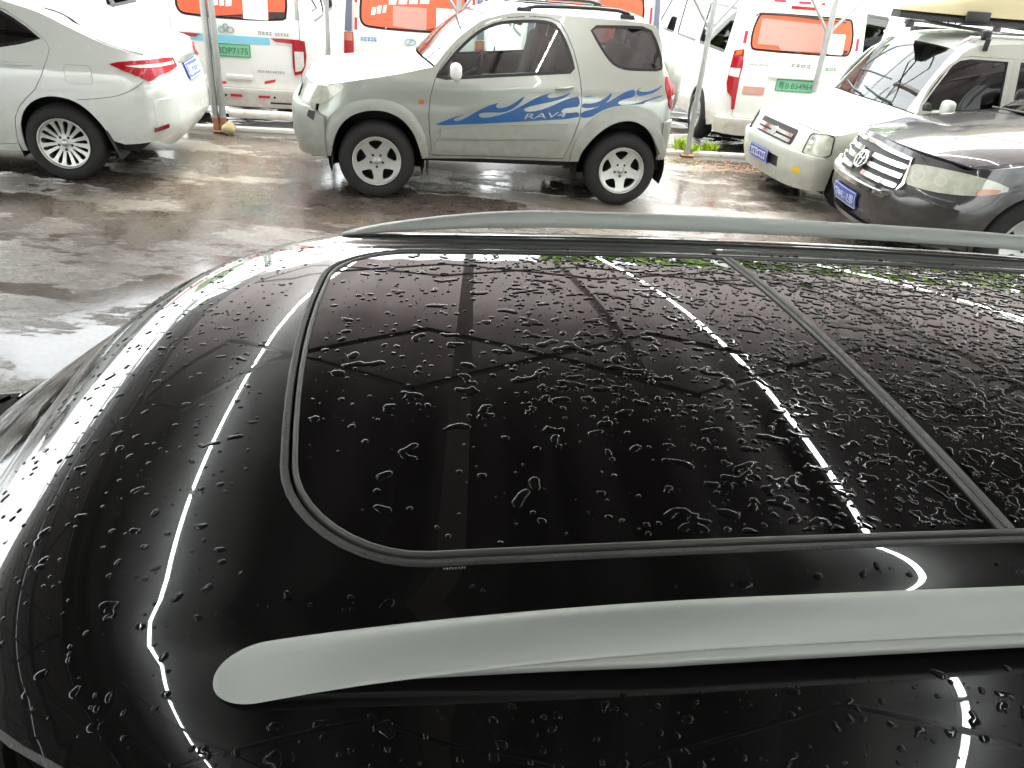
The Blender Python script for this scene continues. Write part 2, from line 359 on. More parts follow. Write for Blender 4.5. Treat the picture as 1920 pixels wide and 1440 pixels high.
# ------------------------------------------------------------------ car surfaces
class Car:
    """local frame: x runs from the front bumper (0) to the rear bumper (L), y across, z up.
    The flanks and both ends are one continuous wall P(s,z); the top skin is a run of cross curves."""
    def __init__(s, name, label, cat, loc, rz, L, W, af, ar, nf=3.0, nr=3.5, tz=1.0, tk=.36, fl=None, rl=None, origin=(0, 0), group=None):
        s.root = empty(name, (loc[0] - (origin[0] * math.cos(rz) - origin[1] * math.sin(rz)), loc[1] - (origin[0] * math.sin(rz) + origin[1] * math.cos(rz)), 0), rz)
        tag(s.root, label, cat, group)
        s.L, s.W, s.af, s.ar, s.tz, s.tk = L, W, af, ar, tz, tk
        s.fl = fl or (lambda z: max(0, z - .75) * .3); s.rl = rl or (lambda z: max(0, z - 1.0) * .3)
        th = np.linspace(0, math.pi / 2, 70); y = W * np.sin(th) ** (2 / nf); x = af * (1 - np.cos(th) ** (2 / nf))
        yr = W * np.sin(th) ** (2 / nr); xr = L - ar * (1 - np.cos(th) ** (2 / nr))
        px = np.concatenate([x, np.linspace(af, L - ar, 40)[1:-1], xr[::-1]]); py = np.concatenate([y, np.full(38, W), yr[::-1]])
        d = np.hypot(np.diff(px), np.diff(py)); S = np.concatenate([[0], np.cumsum(d)])
        i = 69; S = S - S[i] + af
        tx = np.gradient(px, S); ty = np.gradient(py, S); n = np.hypot(tx, ty)
        s.S, s.px, s.py, s.nx, s.ny = S, px, py, -ty / n, tx / n
        s.nx[0], s.ny[0], s.nx[-1], s.ny[-1] = -1, 0, 1, 0
        s.s0, s.s1 = S[0], S[-1]; s.bulge = .014
    def P(s, q, z, side=-1, e=0):
        x = float(np.interp(q, s.S, s.px)); y = float(np.interp(q, s.S, s.py)); nx = float(np.interp(q, s.S, s.nx)); ny = float(np.interp(q, s.S, s.ny))
        wf = min(1, max(0, (s.af - x) / (s.af * .75))); wr = min(1, max(0, (x - (s.L - s.ar)) / (s.ar * .75)))
        wf = wf * wf * (3 - 2 * wf); wr = wr * wr * (3 - 2 * wr)
        tum = max(0, z - s.tz) * s.tk + max(0, .5 - z) ** 2 * .5 + s.bulge * min(1.2, ((z - .72) / .33) ** 2)
        off = tum * (1 - wf - wr) + wf * s.fl(z) + wr * s.rl(z)
        return (x - nx * (off - e), side * (y - ny * (off - e)), z)
    def side(s, sd): return lambda u, v, e: s.P(u, v, sd, e)
    def front(s): return lambda u, v, e: s.P(s.s0 + abs(u), v, 1 if u >= 0 else -1, e)
    def rear(s): return lambda u, v, e: s.P(s.s1 - abs(u), v, 1 if u >= 0 else -1, e)
    def sx(s, x, z):     # wall parameter whose point has this x (on a flank)
        return x
    def stations(s, st):   # (x edge, z edge, bow, crown) or a callable r->(x,y,z)
        s.st = []
        for k in st:
            if callable(k): s.st.append(k); continue
            xe, ze, kx, cz = k[:4]; kind = k[4] if len(k) > 4 else ''
            if kind == 'F':
                s.st.append(lambda r, xe=xe, ze=ze, cz=cz: s.P(s.s0 + abs(r) * (xe - s.s0), ze + cz * (1 - abs(r) ** 3), 1 if r >= 0 else -1))
            elif kind == 'R':
                s.st.append(lambda r, xe=xe, ze=ze, cz=cz: s.P(s.s1 - abs(r) * (s.s1 - xe), ze + cz * (1 - abs(r) ** 3), 1 if r >= 0 else -1))
            else:
                px, py, _ = s.P(xe, ze, 1)
                s.st.append(lambda r, px=px, py=py, ze=ze, kx=kx, cz=cz: (px - kx * (1 - r * r), r * py, ze + cz * (1 - abs(r) ** 3)))
    def top(s, i0, i1):
        """surface over stations i0..i1; t in [0,1], r in [-1,1]"""
        N = i1 - i0
        def g(t, r):
            t = min(1, max(0, t)); q = t * N; k = min(N - 1, int(q)); f = q - k
            p = [np.array(s.st[min(i1, max(i0, i0 + k + j))](r)) for j in (-1, 0, 1, 2)]
            if k == 0: p[0] = 2 * p[1] - p[2]
            if k == N - 1: p[3] = 2 * p[2] - p[1]
            return .5 * (2 * p[1] + (p[2] - p[0]) * f + (2 * p[0] - 5 * p[1] + 4 * p[2] - p[3]) * f * f + (3 * p[1] - p[0] - 3 * p[2] + p[3]) * f ** 3)
        def h(t, r, e=0):
            P = g(t, r)
            if e == 0: return tuple(P)
            a = g(min(1, t + .01), r) - g(max(0, t - .01), r); b = g(t, min(1, r + .01)) - g(t, max(-1, r - .01))
            n = np.cross(b, a); n = n / (np.linalg.norm(n) + 1e-9)
            if n[2] < 0: n = -n
            return tuple(P + n * e)
        return h
    def edge(s, i0, i1, n=6):
        """side silhouette of the top skin between stations: list of (x,z)"""
        h = s.top(i0, i1); return [(h(t, 1)[0], h(t, 1)[2]) for t in np.linspace(0, 1, n * (i1 - i0) + 1)]
    def pane(s, name, m, i0, i1, r0, r1, t0=0, t1=1, nt=12, nr=20, e=0, depth=.02):
        h = s.top(i0, i1); mb = MB(); gridp(mb, h, t0, t1, nt, r0, r1, nr, depth); 
        return mb.obj(name, m, s.root) if e == 0 else gridp(MB(), lambda u, v, k: h(u, v, k + e), t0, t1, nt, r0, r1, nr, depth).obj(name, m, s.root)
def arch(xc, R, zb, zc, n=18, rev=False):
    """arch outline from front foot to rear foot; zc = wheel centre height"""
    a0 = math.asin(max(-1, min(1, (zb - zc) / R)))
    return [(xc - R * math.cos(a0 + (math.pi - 2 * a0) * k / n), zc + R * math.sin(a0 + (math.pi - 2 * a0) * k / n)) for k in range(n + 1)]
def tyre_wheel(parent, x, y, z, R, rim, width, side, style, n=48):
    """side = -1: face towards -y. The wheel is an Empty with a tyre and a rim"""
    e = empty('wheel', (x, y, z), 0, parent)
    if side > 0: e.rotation_euler = (0, 0, math.pi)
    w2 = width
    t = MB(); t.lathe([(rim * .97, .012), (rim * 1.02, -.004), (rim + (R - rim) * .3, -.014), (rim + (R - rim) * .7, -.010), (R - .018, .012), (R - .004, .030), (R, .05),
                       (R, w2 - .05), (R - .004, w2 - .03), (R - .02, w2 - .008), (rim, w2)], (0, 0, 0), n)
    # tread blocks cut as shallow grooves
    for yy in (.075, w2 / 2, w2 - .075): t.lathe([(R + .001, yy - .016), (R + .005, yy - .012), (R + .005, yy + .012), (R + .001, yy + .016)], (0, 0, 0), n)
    t.obj('tyre', M_tyre, e)
    r = MB(); r.lathe([(rim * 1.0, -.006), (rim * .985, -.012), (rim * .955, -.008), (rim * .93, .012), (rim * .90, .06), (rim * .88, w2 * .8)], (0, 0, 0), n)
    def fm(u, v, q):
        rr = math.hypot(u, v); d = .012 + .020 * (1 - (rr / (rim * .95)) ** 2) - .006 * math.exp(-(rr / .05) ** 2)
        return (u, d - q, v)
    out = [(rim * .955 * math.cos(2 * math.pi * k / 48), rim * .955 * math.sin(2 * math.pi * k / 48)) for k in range(48)]
    holes = []
    def pol(rr, a): return (rr * math.cos(a), rr * math.sin(a))
    if style == 'five':
        for k in range(5):
            a = math.radians(90 + 72 * k + side * 0 + 4)
            h = [pol(rim * .42, a), pol(rim * .60, a + .30), pol(rim * .80, a + .40), pol(rim * .83, a + .2), pol(rim * .84, a), pol(rim * .83, a - .2), pol(rim * .80, a - .40), pol(rim * .60, a - .30)]
            holes.append(chaikin(h, 1))
    elif style == 'multi':
        for k in range(15):
            a = math.radians(24 * k + 6); wd = .17 if k % 2 else .125
            h = [pol(rim * .34, a - wd * .35), pol(rim * .34, a + wd * .35), pol(rim * .6, a + wd * .7), pol(rim * .86, a + wd * .8), pol(rim * .89, a), pol(rim * .86, a - wd * .8), pol(rim * .6, a - wd * .7)]
            holes.append(chaikin(h, 1))
    else:
        for k in range(10):
            a = math.radians(36 * k + 10)
            holes.append(chaikin([pol(rim * .62, a - .12), pol(rim * .62, a + .12), pol(rim * .8, a + .13), pol(rim * .8, a - .13)], 1))
    cdt(r, out, fm, holes, step=.022, depth=.022)
    r.obj('rim', M_rim, e)
    hb = MB(); hb.lathe([(0.001, .018), (rim * .14, .019), (rim * .16, .028), (rim * .16, .04)], (0, 0, 0), 20); hb.obj('hub_cap', M_rim, e)
    nt = MB()
    for k in range(5):
        a = math.radians(90 + 36 + 72 * k); c = (rim * .26 * math.cos(a), .0, rim * .26 * math.sin(a)); nt.lathe([(.0005, .024), (.011, .024), (.013, .036)], c, 10)
    nt.obj('lug_nuts', M_plastic, e)
    dk = MB(); dk.lathe([(.001, .10), (rim * .88, .10)], (0, 0, 0), 24); dk.lathe([(.001, .075), (rim * .62, .075), (rim * .62, .095)], (0, 0, 0), 24); dk.obj('brake_disc', M_dark, e)
    return e
def wheelset(car, axles, R, rim, width, style, track=None, inset=.01, sides=(-1, 1)):
    for xw in axles:
        for sd in sides:
            y = (track or car.W - inset); tyre_wheel(car.root, xw, sd * y, R, R, rim, width, sd, style)
def liners(car, axles, Ra, zc, m=None, depth=.34, inset=.03):
    for xw in axles:
        for sd in (-1, 1):
            mb = MB()
            a = [(xw + Ra * math.cos(t), zc + Ra * math.sin(t)) for t in np.linspace(-.35, math.pi + .35, 20)]
            y0, y1 = sd * (car.W - inset), sd * (car.W - depth)
            vs = [(x, y0, z) for x, z in a] + [(x, y1, z) for x, z in a]; n = len(a)
            mb.add(vs, [(i, i + 1, n + i + 1, n + i) for i in range(n - 1)])
            mb.add([(x, y1, z) for x, z in a] + [(xw, y1, zc - .1)], [tuple(range(n + 1))], False)
            mb.obj('wheel_arch_liner', m or M_dark, car.root)
def core(car, x0, x1, z0, z1, W=None, cut=(), name='underbody'):
    mb = MB(); W = W or car.W - .12
    xs = [x0] + [c for a in cut for c in (a[0], a[1])] + [x1]
    for i in range(0, len(xs), 2):
        mb.box(((xs[i] + xs[i + 1]) / 2, 0, (z0 + z1) / 2), (xs[i + 1] - xs[i], 2 * W, z1 - z0))
    for a in cut: mb.box(((a[0] + a[1]) / 2, 0, (z0 + z1) / 2), (a[1] - a[0], 2 * (car.W - .36), z1 - z0))
    return mb.obj(name, M_dark, car.root)
def plate(parent, fmap, u, v, w, h, txt, bg_, fg, flipu=False, e=.012, name='number_plate', chars=None):
    mb = MB(); cdt(mb, rrect(u - w / 2, v - h / 2, u + w / 2, v + h / 2, .012), lambda a, b, q: fmap(a, b, q + e), step=.05, depth=.012)
    o = mb.obj(name, bg_, parent)
    t = MB()
    if txt: text(t, txt, lambda a, b, q: fmap(a, b, q + e), u, v, h * .62, width=w * .88, flipu=flipu, e=.003)
    else: glyphs(t, lambda a, b, q: fmap(a, b, q + e), u - w * .42, u + w * .42, v, h * .6, 7, e=.003, seed=int(abs(w * 1000 + e * 9999)))
    t.obj('lettering', fg, o)
    r = MB(); cdt(r, rrect(u - w / 2 + .004, v - h / 2 + .004, u + w / 2 - .004, v + h / 2 - .004, .012), lambda a, b, q: fmap(a, b, q + e + .002),
                  [rrect(u - w / 2 + .009, v - h / 2 + .009, u + w / 2 - .009, v + h / 2 - .009, .01)], step=.05, depth=.001, grid=False); r.obj('plate_border', fg, o)
    return o
def window(car, out, fmap, gm, parent, trim=M_trim, fw=.028, e=-.006, name='window', smooth=1, step=.05):
    """framed pane inside a body opening"""
    o2 = offpoly(out, .004); inn = offpoly(out, -fw)
    f = MB(); cdt(f, o2, lambda a, b, q: fmap(a, b, q + e), [inn], step=step, depth=.02); fo = f.obj(name, trim, parent)
    g = MB(); cdt(g, offpoly(out, -fw + .006), lambda a, b, q: fmap(a, b, q + e - .006), step=step, depth=0); g.obj('pane', gm, fo)
    return fo
def door_handle(parent, fmap, u, v, length, m, tilt=0):
    mb = MB(); pts = []
    for k in range(9):
        t = k / 8; uu = u + (t - .5) * length; pts.append(fmap(uu, v + (t - .5) * tilt, .012 + .028 * math.sin(math.pi * t)))
    mb.tube(pts, [.006] + [.012] * 7 + [.006], 8)
    cdt(mb, [(u - length * .35 + length * .7 * (.5 + .5 * math.cos(a)), v + .022 * math.sin(a)) for a in np.linspace(0, 2 * math.pi, 14)[:-1]], lambda a, b, q: fmap(a, b, q + .0015), step=.04, depth=0, grid=False)
    return mb.obj('door_handle', m, parent)

# ------------------------------------------------------------------ ground
K = .10      # the parking rows run at this angle
def ground_material():
    m = bpy.data.materials.new('wet concrete'); m.use_nodes = True; nt = m.node_tree; b = nt.nodes['Principled BSDF']; L = nt.links.new
    tc = nt.nodes.new('ShaderNodeTexCoord')
    mp = nt.nodes.new('ShaderNodeMapping'); mp.inputs['Rotation'].default_value = (0, 0, .25); mp.inputs['Scale'].default_value = (.55, 1.25, 1); L(tc.outputs['Object'], mp.inputs[0])
    n1 = nt.nodes.new('ShaderNodeTexNoise'); n1.inputs['Scale'].default_value = .8; n1.inputs['Detail'].default_value = 10; n1.inputs['Roughness'].default_value = .66; L(mp.outputs[0], n1.inputs['Vector'])
    n2 = nt.nodes.new('ShaderNodeTexNoise'); n2.inputs['Scale'].default_value = 5.5; n2.inputs['Detail'].default_value = 10; n2.inputs['Roughness'].default_value = .7; L(tc.outputs['Object'], n2.inputs['Vector'])
    n3 = nt.nodes.new('ShaderNodeTexNoise'); n3.inputs['Scale'].default_value = 70; n3.inputs['Detail'].default_value = 6; L(tc.outputs['Object'], n3.inputs['Vector'])
    wet = nt.nodes.new('ShaderNodeMapRange'); wet.inputs[1].default_value = .43; wet.inputs[2].default_value = .50; wet.interpolation_type = 'SMOOTHSTEP'; L(n1.outputs[0], wet.inputs[0])
    wv = nt.nodes.new('ShaderNodeMapRange'); wv.inputs[1].default_value = .3; wv.inputs[2].default_value = .7; L(n2.outputs[0], wv.inputs[0])
    dry = nt.nodes.new('ShaderNodeValToRGB'); cr = dry.color_ramp; cr.elements[0].position = .2; cr.elements[0].color = (.12, .105, .075, 1)
    cr.elements[1].position = .85; cr.elements[1].color = (.36, .345, .315, 1); e = cr.elements.new(.5); e.color = (.25, .228, .19, 1); L(n2.outputs[0], dry.inputs[0])
    # olive tint patches
    n4 = nt.nodes.new('ShaderNodeTexNoise'); n4.inputs['Scale'].default_value = .9; n4.inputs['Detail'].default_value = 4; L(tc.outputs['Object'], n4.inputs['Vector'])
    ol = nt.nodes.new('ShaderNodeMapRange'); ol.inputs[1].default_value = .5; ol.inputs[2].default_value = .66; ol.inputs[4].default_value = .55; L(n4.outputs[0], ol.inputs[0])
    mo = nt.nodes.new('ShaderNodeMixRGB'); mo.inputs[2].default_value = (.24, .21, .12, 1); L(ol.outputs[0], mo.inputs[0]); L(dry.outputs[0], mo.inputs[1])
    mw = nt.nodes.new('ShaderNodeMixRGB'); mw.blend_type = 'MULTIPLY'; mw.inputs[2].default_value = (.60, .56, .57, 1); L(wet.outputs[0], mw.inputs[0]); L(mo.outputs[0], mw.inputs[1])
    # hairline cracks
    vo = nt.nodes.new('ShaderNodeTexVoronoi'); vo.feature = 'DISTANCE_TO_EDGE'; vo.inputs['Scale'].default_value = .55
    wp = nt.nodes.new('ShaderNodeMixRGB'); wp.inputs[0].default_value = .12; L(tc.outputs['Object'], wp.inputs[1]); L(n2.outputs[1], wp.inputs[2]); L(wp.outputs[0], vo.inputs['Vector'])
    ck = nt.nodes.new('ShaderNodeMapRange'); ck.inputs[1].default_value = .0; ck.inputs[2].default_value = .004; ck.inputs[3].default_value = .8; ck.inputs[4].default_value = 1; L(vo.outputs[0], ck.inputs[0])
    mc = nt.nodes.new('ShaderNodeMixRGB'); mc.blend_type = 'MULTIPLY'; mc.inputs[0].default_value = 1; L(mw.outputs[0], mc.inputs[1]); L(ck.outputs[0], mc.inputs[2])
    n5 = nt.nodes.new('ShaderNodeTexNoise'); n5.inputs['Scale'].default_value = 28; n5.inputs['Detail'].default_value = 8; n5.inputs['Roughness'].default_value = .75; L(tc.outputs['Object'], n5.inputs['Vector'])
    gr = nt.nodes.new('ShaderNodeMapRange'); gr.inputs[1].default_value = .32; gr.inputs[2].default_value = .62; gr.inputs[3].default_value = .58; gr.inputs[4].default_value = 1.12; L(n5.outputs[0], gr.inputs[0])
    mg = nt.nodes.new('ShaderNodeMixRGB'); mg.blend_type = 'MULTIPLY'; mg.inputs[0].default_value = 1; L(mc.outputs[0], mg.inputs[1]); L(gr.outputs[0], mg.inputs[2])
    v2 = nt.nodes.new('ShaderNodeTexVoronoi'); v2.inputs['Scale'].default_value = 7; v2.inputs['Randomness'].default_value = 1; L(wp.outputs[0], v2.inputs['Vector'])
    sp_ = nt.nodes.new('ShaderNodeMapRange'); sp_.inputs[1].default_value = .05; sp_.inputs[2].default_value = .11; sp_.inputs[3].default_value = .45; sp_.inputs[4].default_value = 1; L(v2.outputs[0], sp_.inputs[0])
    ms = nt.nodes.new('ShaderNodeMixRGB'); ms.blend_type = 'MULTIPLY'; ms.inputs[0].default_value = .8; L(mg.outputs[0], ms.inputs[1]); L(sp_.outputs[0], ms.inputs[2])
    L(ms.outputs[0], b.inputs['Base Color'])
    ro = nt.nodes.new('ShaderNodeMapRange'); ro.inputs[3].default_value = .30; ro.inputs[4].default_value = .03; L(wet.outputs[0], ro.inputs[0])
    rs = nt.nodes.new('ShaderNodeMath'); rs.operation = 'MULTIPLY_ADD'; rs.inputs[1].default_value = .20; L(wv.outputs[0], rs.inputs[0]); rs.inputs[1].default_value = .10; L(ro.outputs[0], rs.inputs[2])
    L(rs.outputs[0], b.inputs['Roughness']); b.inputs['Specular IOR Level'].default_value = .6
    sub = nt.nodes.new('ShaderNodeMath'); sub.operation = 'SUBTRACT'; sub.inputs[0].default_value = 1; L(wet.outputs[0], sub.inputs[1])
    hs = nt.nodes.new('ShaderNodeMath'); hs.operation = 'MULTIPLY'; L(n3.outputs[0], hs.inputs[0]); L(sub.outputs[0], hs.inputs[1])
    h2 = nt.nodes.new('ShaderNodeMath'); h2.operation = 'MULTIPLY_ADD'; h2.inputs[1].default_value = .8; h2.inputs[2].default_value = .2; L(sub.outputs[0], h2.inputs[0]); h3 = nt.nodes.new('ShaderNodeMath'); h3.operation = 'MULTIPLY'; L(h2.outputs[0], h3.inputs[0]); L(n2.outputs[0], h3.inputs[1])
    hh = nt.nodes.new('ShaderNodeMath'); hh.operation = 'ADD'; L(hs.outputs[0], hh.inputs[0]); L(h3.outputs[0], hh.inputs[1])
    bp = nt.nodes.new('ShaderNodeBump'); bp.inputs['Strength'].default_value = .5; bp.inputs['Distance'].default_value = .014; L(hh.outputs[0], bp.inputs['Height']); L(bp.outputs[0], b.inputs['Normal'])
    return m
g = MB(); N = 60
xs = np.concatenate([np.linspace(-300, -14, 6), np.linspace(-12, 12, 49), np.linspace(14, 300, 6)]); ys = np.concatenate([np.linspace(-300, -8, 5), np.linspace(-6, 14, 41), np.linspace(16, 300, 6)])
gv = [(x, y, .006 * math.sin(x * .9 + 1) * math.cos(y * .8) - .006 if abs(x) < 13 and -7 < y < 13 else -.006) for x in xs for y in ys]; ny_ = len(ys)
g.add(gv, [(i * ny_ + j, (i + 1) * ny_ + j, (i + 1) * ny_ + j + 1, i * ny_ + j + 1) for i in range(len(xs) - 1) for j in range(ny_ - 1)])
tag(g.obj('ground', ground_material()), kind='structure')
def world_k(x, y, z=0, k=.136, o=(-3.56, 9.12)):      # along the kerb line, across it
    return (o[0] + x * math.cos(k) - y * math.sin(k), o[1] + x * math.sin(k) + y * math.cos(k), z)
# kerb: separate cast blocks along the back of the bays
kb = empty('kerb', (0, 0, 0)); kb['kind'] = 'structure'
kme = None
for i in range(-3, 14):
    if kme is None:
        q = MB().box((0, 0, .015), (.985, .09, .05), bev=.01); kme = q.obj('kerb_block', M_kerb, kb); o = kme
    else: o = kme.copy(); col.objects.link(o)
    o.parent = kb; o.location = world_k(i + .5, 0.07, 0); o.rotation_euler = (0, random.uniform(-.004, .004), .136 + random.uniform(-.004, .004))
# steel guard tube between the posts
gt = MB(); gt.tube([world_k(.02, .16, .17), world_k(1.9, .16, .16)], .052, 14)
rp = MB().tube([world_k(.86, .16, .165), world_k(.98, .16, .164)], .0535, 14); o = gt.obj('guard_pipe', M_vanwhite); rp.obj('rust_patch', M_rust, o); tag(o, 'low white steel pipe lying behind the kerb at the foot of the twin post', 'pipe')

# ------------------------------------------------------------------ silver three-door off-roader
def full_top(car, segs):
    """list of (name, material, i0, i1, r0, r1)"""
    for name, m, i0, i1, r0, r1, e in segs: car.pane(name, m, i0, i1, r0, r1, e=e, nt=6 * (i1 - i0), nr=24)
def edgechain(car, runs):
    q = []
    for i0, i1 in runs:
        e = car.edge(i0, i1); q += e if not q else e[1:]
    return q
def pillars(car, mb, i0, i1, r):
    for a, b in ((-1, -r), (r, 1)): gridp(mb, car.top(i0, i1), 0, 1, 8 * (i1 - i0), a, b, 4, .02)

rav = Car('silver_off_roader', 'silver three-door off-roader with blue flame decals along its side, parked side-on across the wet yard', 'car',
          (-1.386, 6.996), .178, 3.52, .86, .48, .26, nf=3.0, nr=3.4, tz=1.0, tk=.36, fl=lambda z: max(0, z - .72) * .4 + max(0, .5 - z) * .25, rl=lambda z: max(0, z - 1.05) * .6 + max(0, .5 - z) * .2, origin=(.74, -.86))
SR = 3.38
rav.stations([(.20, .925, .3, .05, 'F'), (.47, .985, .26, .06), (.90, 1.067, .17, .05), (1.235, 1.145, .13, .035),
              (1.246, 1.160, .13, .035), (1.411, 1.349, .11, .03), (1.63, 1.517, .09, .03), (1.80, 1.578, .08, .035),
              (1.956, 1.606, .06, .045), (2.3, 1.613, .02, .05), (3.04, 1.600, -.02, .045), (SR, 1.575, -.05, .04, 'R')])
full_top(rav, [('hood', M_silver, 0, 3, -.985, .985, 0), ('windscreen', G_ws, 4, 7, -.86, .86, -.004), ('roof', M_silver, 7, 11, -.995, .995, 0)])
arch_r = [(3.39, .453), (3.331, .569), (3.275, .662), (3.198, .745), (3.07, .80), (2.951, .793), (2.836, .745), (2.746, .672), (2.674, .588), (2.611, .493), (2.591, .408)]
arch_f = [(1.147, .374), (1.109, .496), (1.065, .606), (.973, .712), (.862, .767), (.751, .782), (.641, .771), (.531, .73), (.452, .667), (.394, .576), (.357, .464), (.335, .365)]
chain = edgechain(rav, [(0, 3), (4, 7), (7, 10)])
body_o = [(.20, .36)] + [p for p in chain if p[0] > .2] + [(3.13, 1.592), (3.20, 1.582)] + [(3.24, 1.56), (3.27, 1.50), (3.33, 1.38), (SR, 1.24), (SR, .46)] + chaikin(arch_r, 1, False)[1:] + [(2.531, .396), (1.674, .391), (1.16, .37)] + chaikin(arch_f, 1, False)[1:]
door_o = [(1.239, .41), (1.212, .599), (1.202, .757), (1.214, .917), (1.250, 1.05), (1.305, 1.155), (1.41, 1.285), (1.52, 1.392), (1.63, 1.472), (1.74, 1.527), (1.86, 1.560), (2.08, 1.583), (2.25, 1.583), (2.335, 1.558), (2.405, 1.47), (2.47, 1.345), (2.52, 1.20), (2.545, 1.10), (2.562, .976), (2.566, .787), (2.525, .63), (2.452, .425)]
win_o = chaikin([(1.245, 1.045), (1.302, 1.134), (1.412, 1.265), (1.521, 1.370), (1.629, 1.454), (1.74, 1.506), (1.852, 1.537), (2.082, 1.559), (2.245, 1.559), (2.325, 1.526), (2.395, 1.432), (2.46, 1.30), (2.50, 1.165), (2.30, 1.145), (1.64, 1.082)], 1)
qwin_o = chaikin([(2.60, 1.546), (2.90, 1.562), (3.165, 1.568), (3.245, 1.455), (3.325, 1.27), (3.30, 1.222), (3.10, 1.214), (2.967, 1.212), (2.86, 1.238), (2.786, 1.296), (2.698, 1.402)], 1)
for sd in (-1, 1):
    nm = 'body_side'; mb = MB(); cdt(mb, body_o, rav.side(sd), [offpoly(door_o, .006), offpoly(qwin_o, .004)], step=.055)
    pillars(rav, mb, 4, 7, .86) if sd < 0 else None
    mb.obj(nm, M_silver, rav.root)
    dm = MB(); cdt(dm, door_o, rav.side(sd), [offpoly(win_o, .004)], step=.05); d = dm.obj('door', M_silver, rav.root)
    window(rav, win_o, rav.side(sd), G_clear, d, fw=.022); window(rav, qwin_o, rav.side(sd), G_tint, rav.root, fw=.02, name='quarter_window')
    door_handle(d, rav.side(sd), 2.40, 1.045, .17, M_silver, .02)
    lm = MB(); cdt(lm, chaikin([(1.30, .655), (2.40, .735), (2.475, .742), (2.44, .655), (2.41, .605), (1.35, .556), (1.31, .60)], 1), lambda u, v, e, f=rav.side(sd): f(u, v, e + .020), step=.06, depth=.02); lm.obj('door_moulding', M_cladding, d)
    lo = MB(); cdt(lo, chaikin([(1.262, .545), (1.40, .545), (2.39, .592), (2.435, .56), (2.42, .445), (1.262, .432)], 1), lambda u, v, e, f=rav.side(sd): f(u, v, e + .007), step=.06, depth=.01); lo.obj('lower_cladding', M_cladding, d)
    flf = [(.235, .362), (.262, .535), (.315, .682), (.401, .765), (.535, .838), (.698, .873), (.862, .864), (.993, .821), (1.085, .74), (1.154, .624), (1.192, .5), (1.205, .385)]
    flr = [(2.515, .404), (2.545, .577), (2.61, .712), (2.676, .794), (2.773, .87), (2.905, .915), (3.041, .928), (3.149, .92), (3.249, .886), (3.339, .818), (3.42, .719), (3.47, .60), (3.49, .452)]
    for fl_, ar_ in ((flf, arch_f), (flr, arch_r)):
        fm = MB(); a = np.array(chaikin(ar_, 2, False))
        def fbulge(u, v, e, f=rav.side(sd), a=a):
            d = np.sqrt(((a - (u, v)) ** 2).sum(1)).min(); return f(u, v, e + .030 * min(1, max(0, 1 - (d / .115) ** 3)) + .004)
        cdt(fm, chaikin(fl_, 2, False) + (chaikin(ar_, 2, False)), fbulge, step=.03, depth=.035)
        fm.obj('wheel_arch_flare', M_cladding, rav.root)
    tl = MB(); cdt(tl, chaikin([(3.345, 1.15), (3.395, 1.19), (3.47, 1.165), (3.49, 1.12), (3.485, .93), (3.455, .895), (3.40, .93), (3.355, 1.05)], 1), lambda u, v, e, f=rav.side(sd): f(u, v, e + .010), step=.04, depth=.02); tl.obj('tail_lamp', M_red, rav.root)
    ti = MB(); cdt(ti, chaikin([(3.40, 1.03), (3.47, 1.03), (3.475, .99), (3.40, .995)], 1), lambda u, v, e, f=rav.side(sd): f(u, v, e + .013), step=.04, depth=.004); ti.obj('lamp_divider', mat('dark red lamp', (.16, .008, .012), .15, coat=1), rav.root)
    mk = MB(); cdt(mk, [(1.132 + .026 * math.cos(a), .864 + .019 * math.sin(a)) for a in np.linspace(0, 2 * math.pi, 17)[:-1]], lambda u, v, e, f=rav.side(sd): f(u, v, e + .008), step=.02, depth=.01); mk.obj('side_repeater', M_amber, rav.root)
    fg = MB(); cdt(fg, rrect(3.062, 1.015, 3.205, 1.118, .02), lambda u, v, e, f=rav.side(sd): f(u, v, e + .0035), step=.05, depth=.006)
    if sd > 0: fg.obj('fuel_flap', M_silver, rav.root)
    else: fg.obj('fuel_flap', M_silver, rav.root)
    rb = MB(); cdt(rb, [(SR - .02, .452), (SR - .02, .79), (3.42, .80), (3.50, .802), (3.56, .80), (3.565, .48), (3.50, .445)], lambda u, v, e, f=rav.side(sd): f(u, v, e + .022), step=.04, depth=.03); rb.obj('bumper_corner', M_cladding, rav.root)
    rl_ = MB(); ys = sd * .55
    rl_.tube([(1.955, ys, 1.612), (2.03, ys, 1.640), (2.136, ys, 1.662), (2.42, ys, 1.676), (2.7, ys, 1.680), (2.884, ys, 1.676), (2.975, ys, 1.658), (3.045, ys, 1.612)], [.010, .015, .017, .017, .017, .017, .015, .010], 10)
    for xx in (2.03, 2.97): rl_.box((xx, ys, 1.628), (.13, .04, .045), bev=.012)
    rl_.obj('roof_rail', M_plastic, rav.root)
    hl = MB(); cdt(hl, chaikin([(-.02, .80), (-.03, .88), (.02, .925), (.20, .945), (.40, .955), (.475, .965), (.46, .935), (.385, .872), (.30, .805), (.15, .79)], 1), lambda u, v, e, f=rav.side(sd): f(u, v, e + .012), step=.04, depth=.03); hl.obj('headlamp', M_headlamp, rav.root)
    mr_ = MB(); mr_.box((1.415, sd * 1.0, 1.15), (.10, .15, .135), bev=.045); mr_.tube([(1.44, sd * .85, 1.07), (1.43, sd * .95, 1.09)], .022, 8)
    mr_.obj('wing_mirror', M_vanwhite, rav.root)
    # door shut line of the recess under the handle, mud flaps
    MB().box((1.20, sd * .74, .30), (.012, .22, .16)).obj('mud_flap', M_plastic, rav.root); MB().box((.345, sd * .74, .33), (.01, .2, .12)).obj('mud_flap', M_plastic, rav.root)
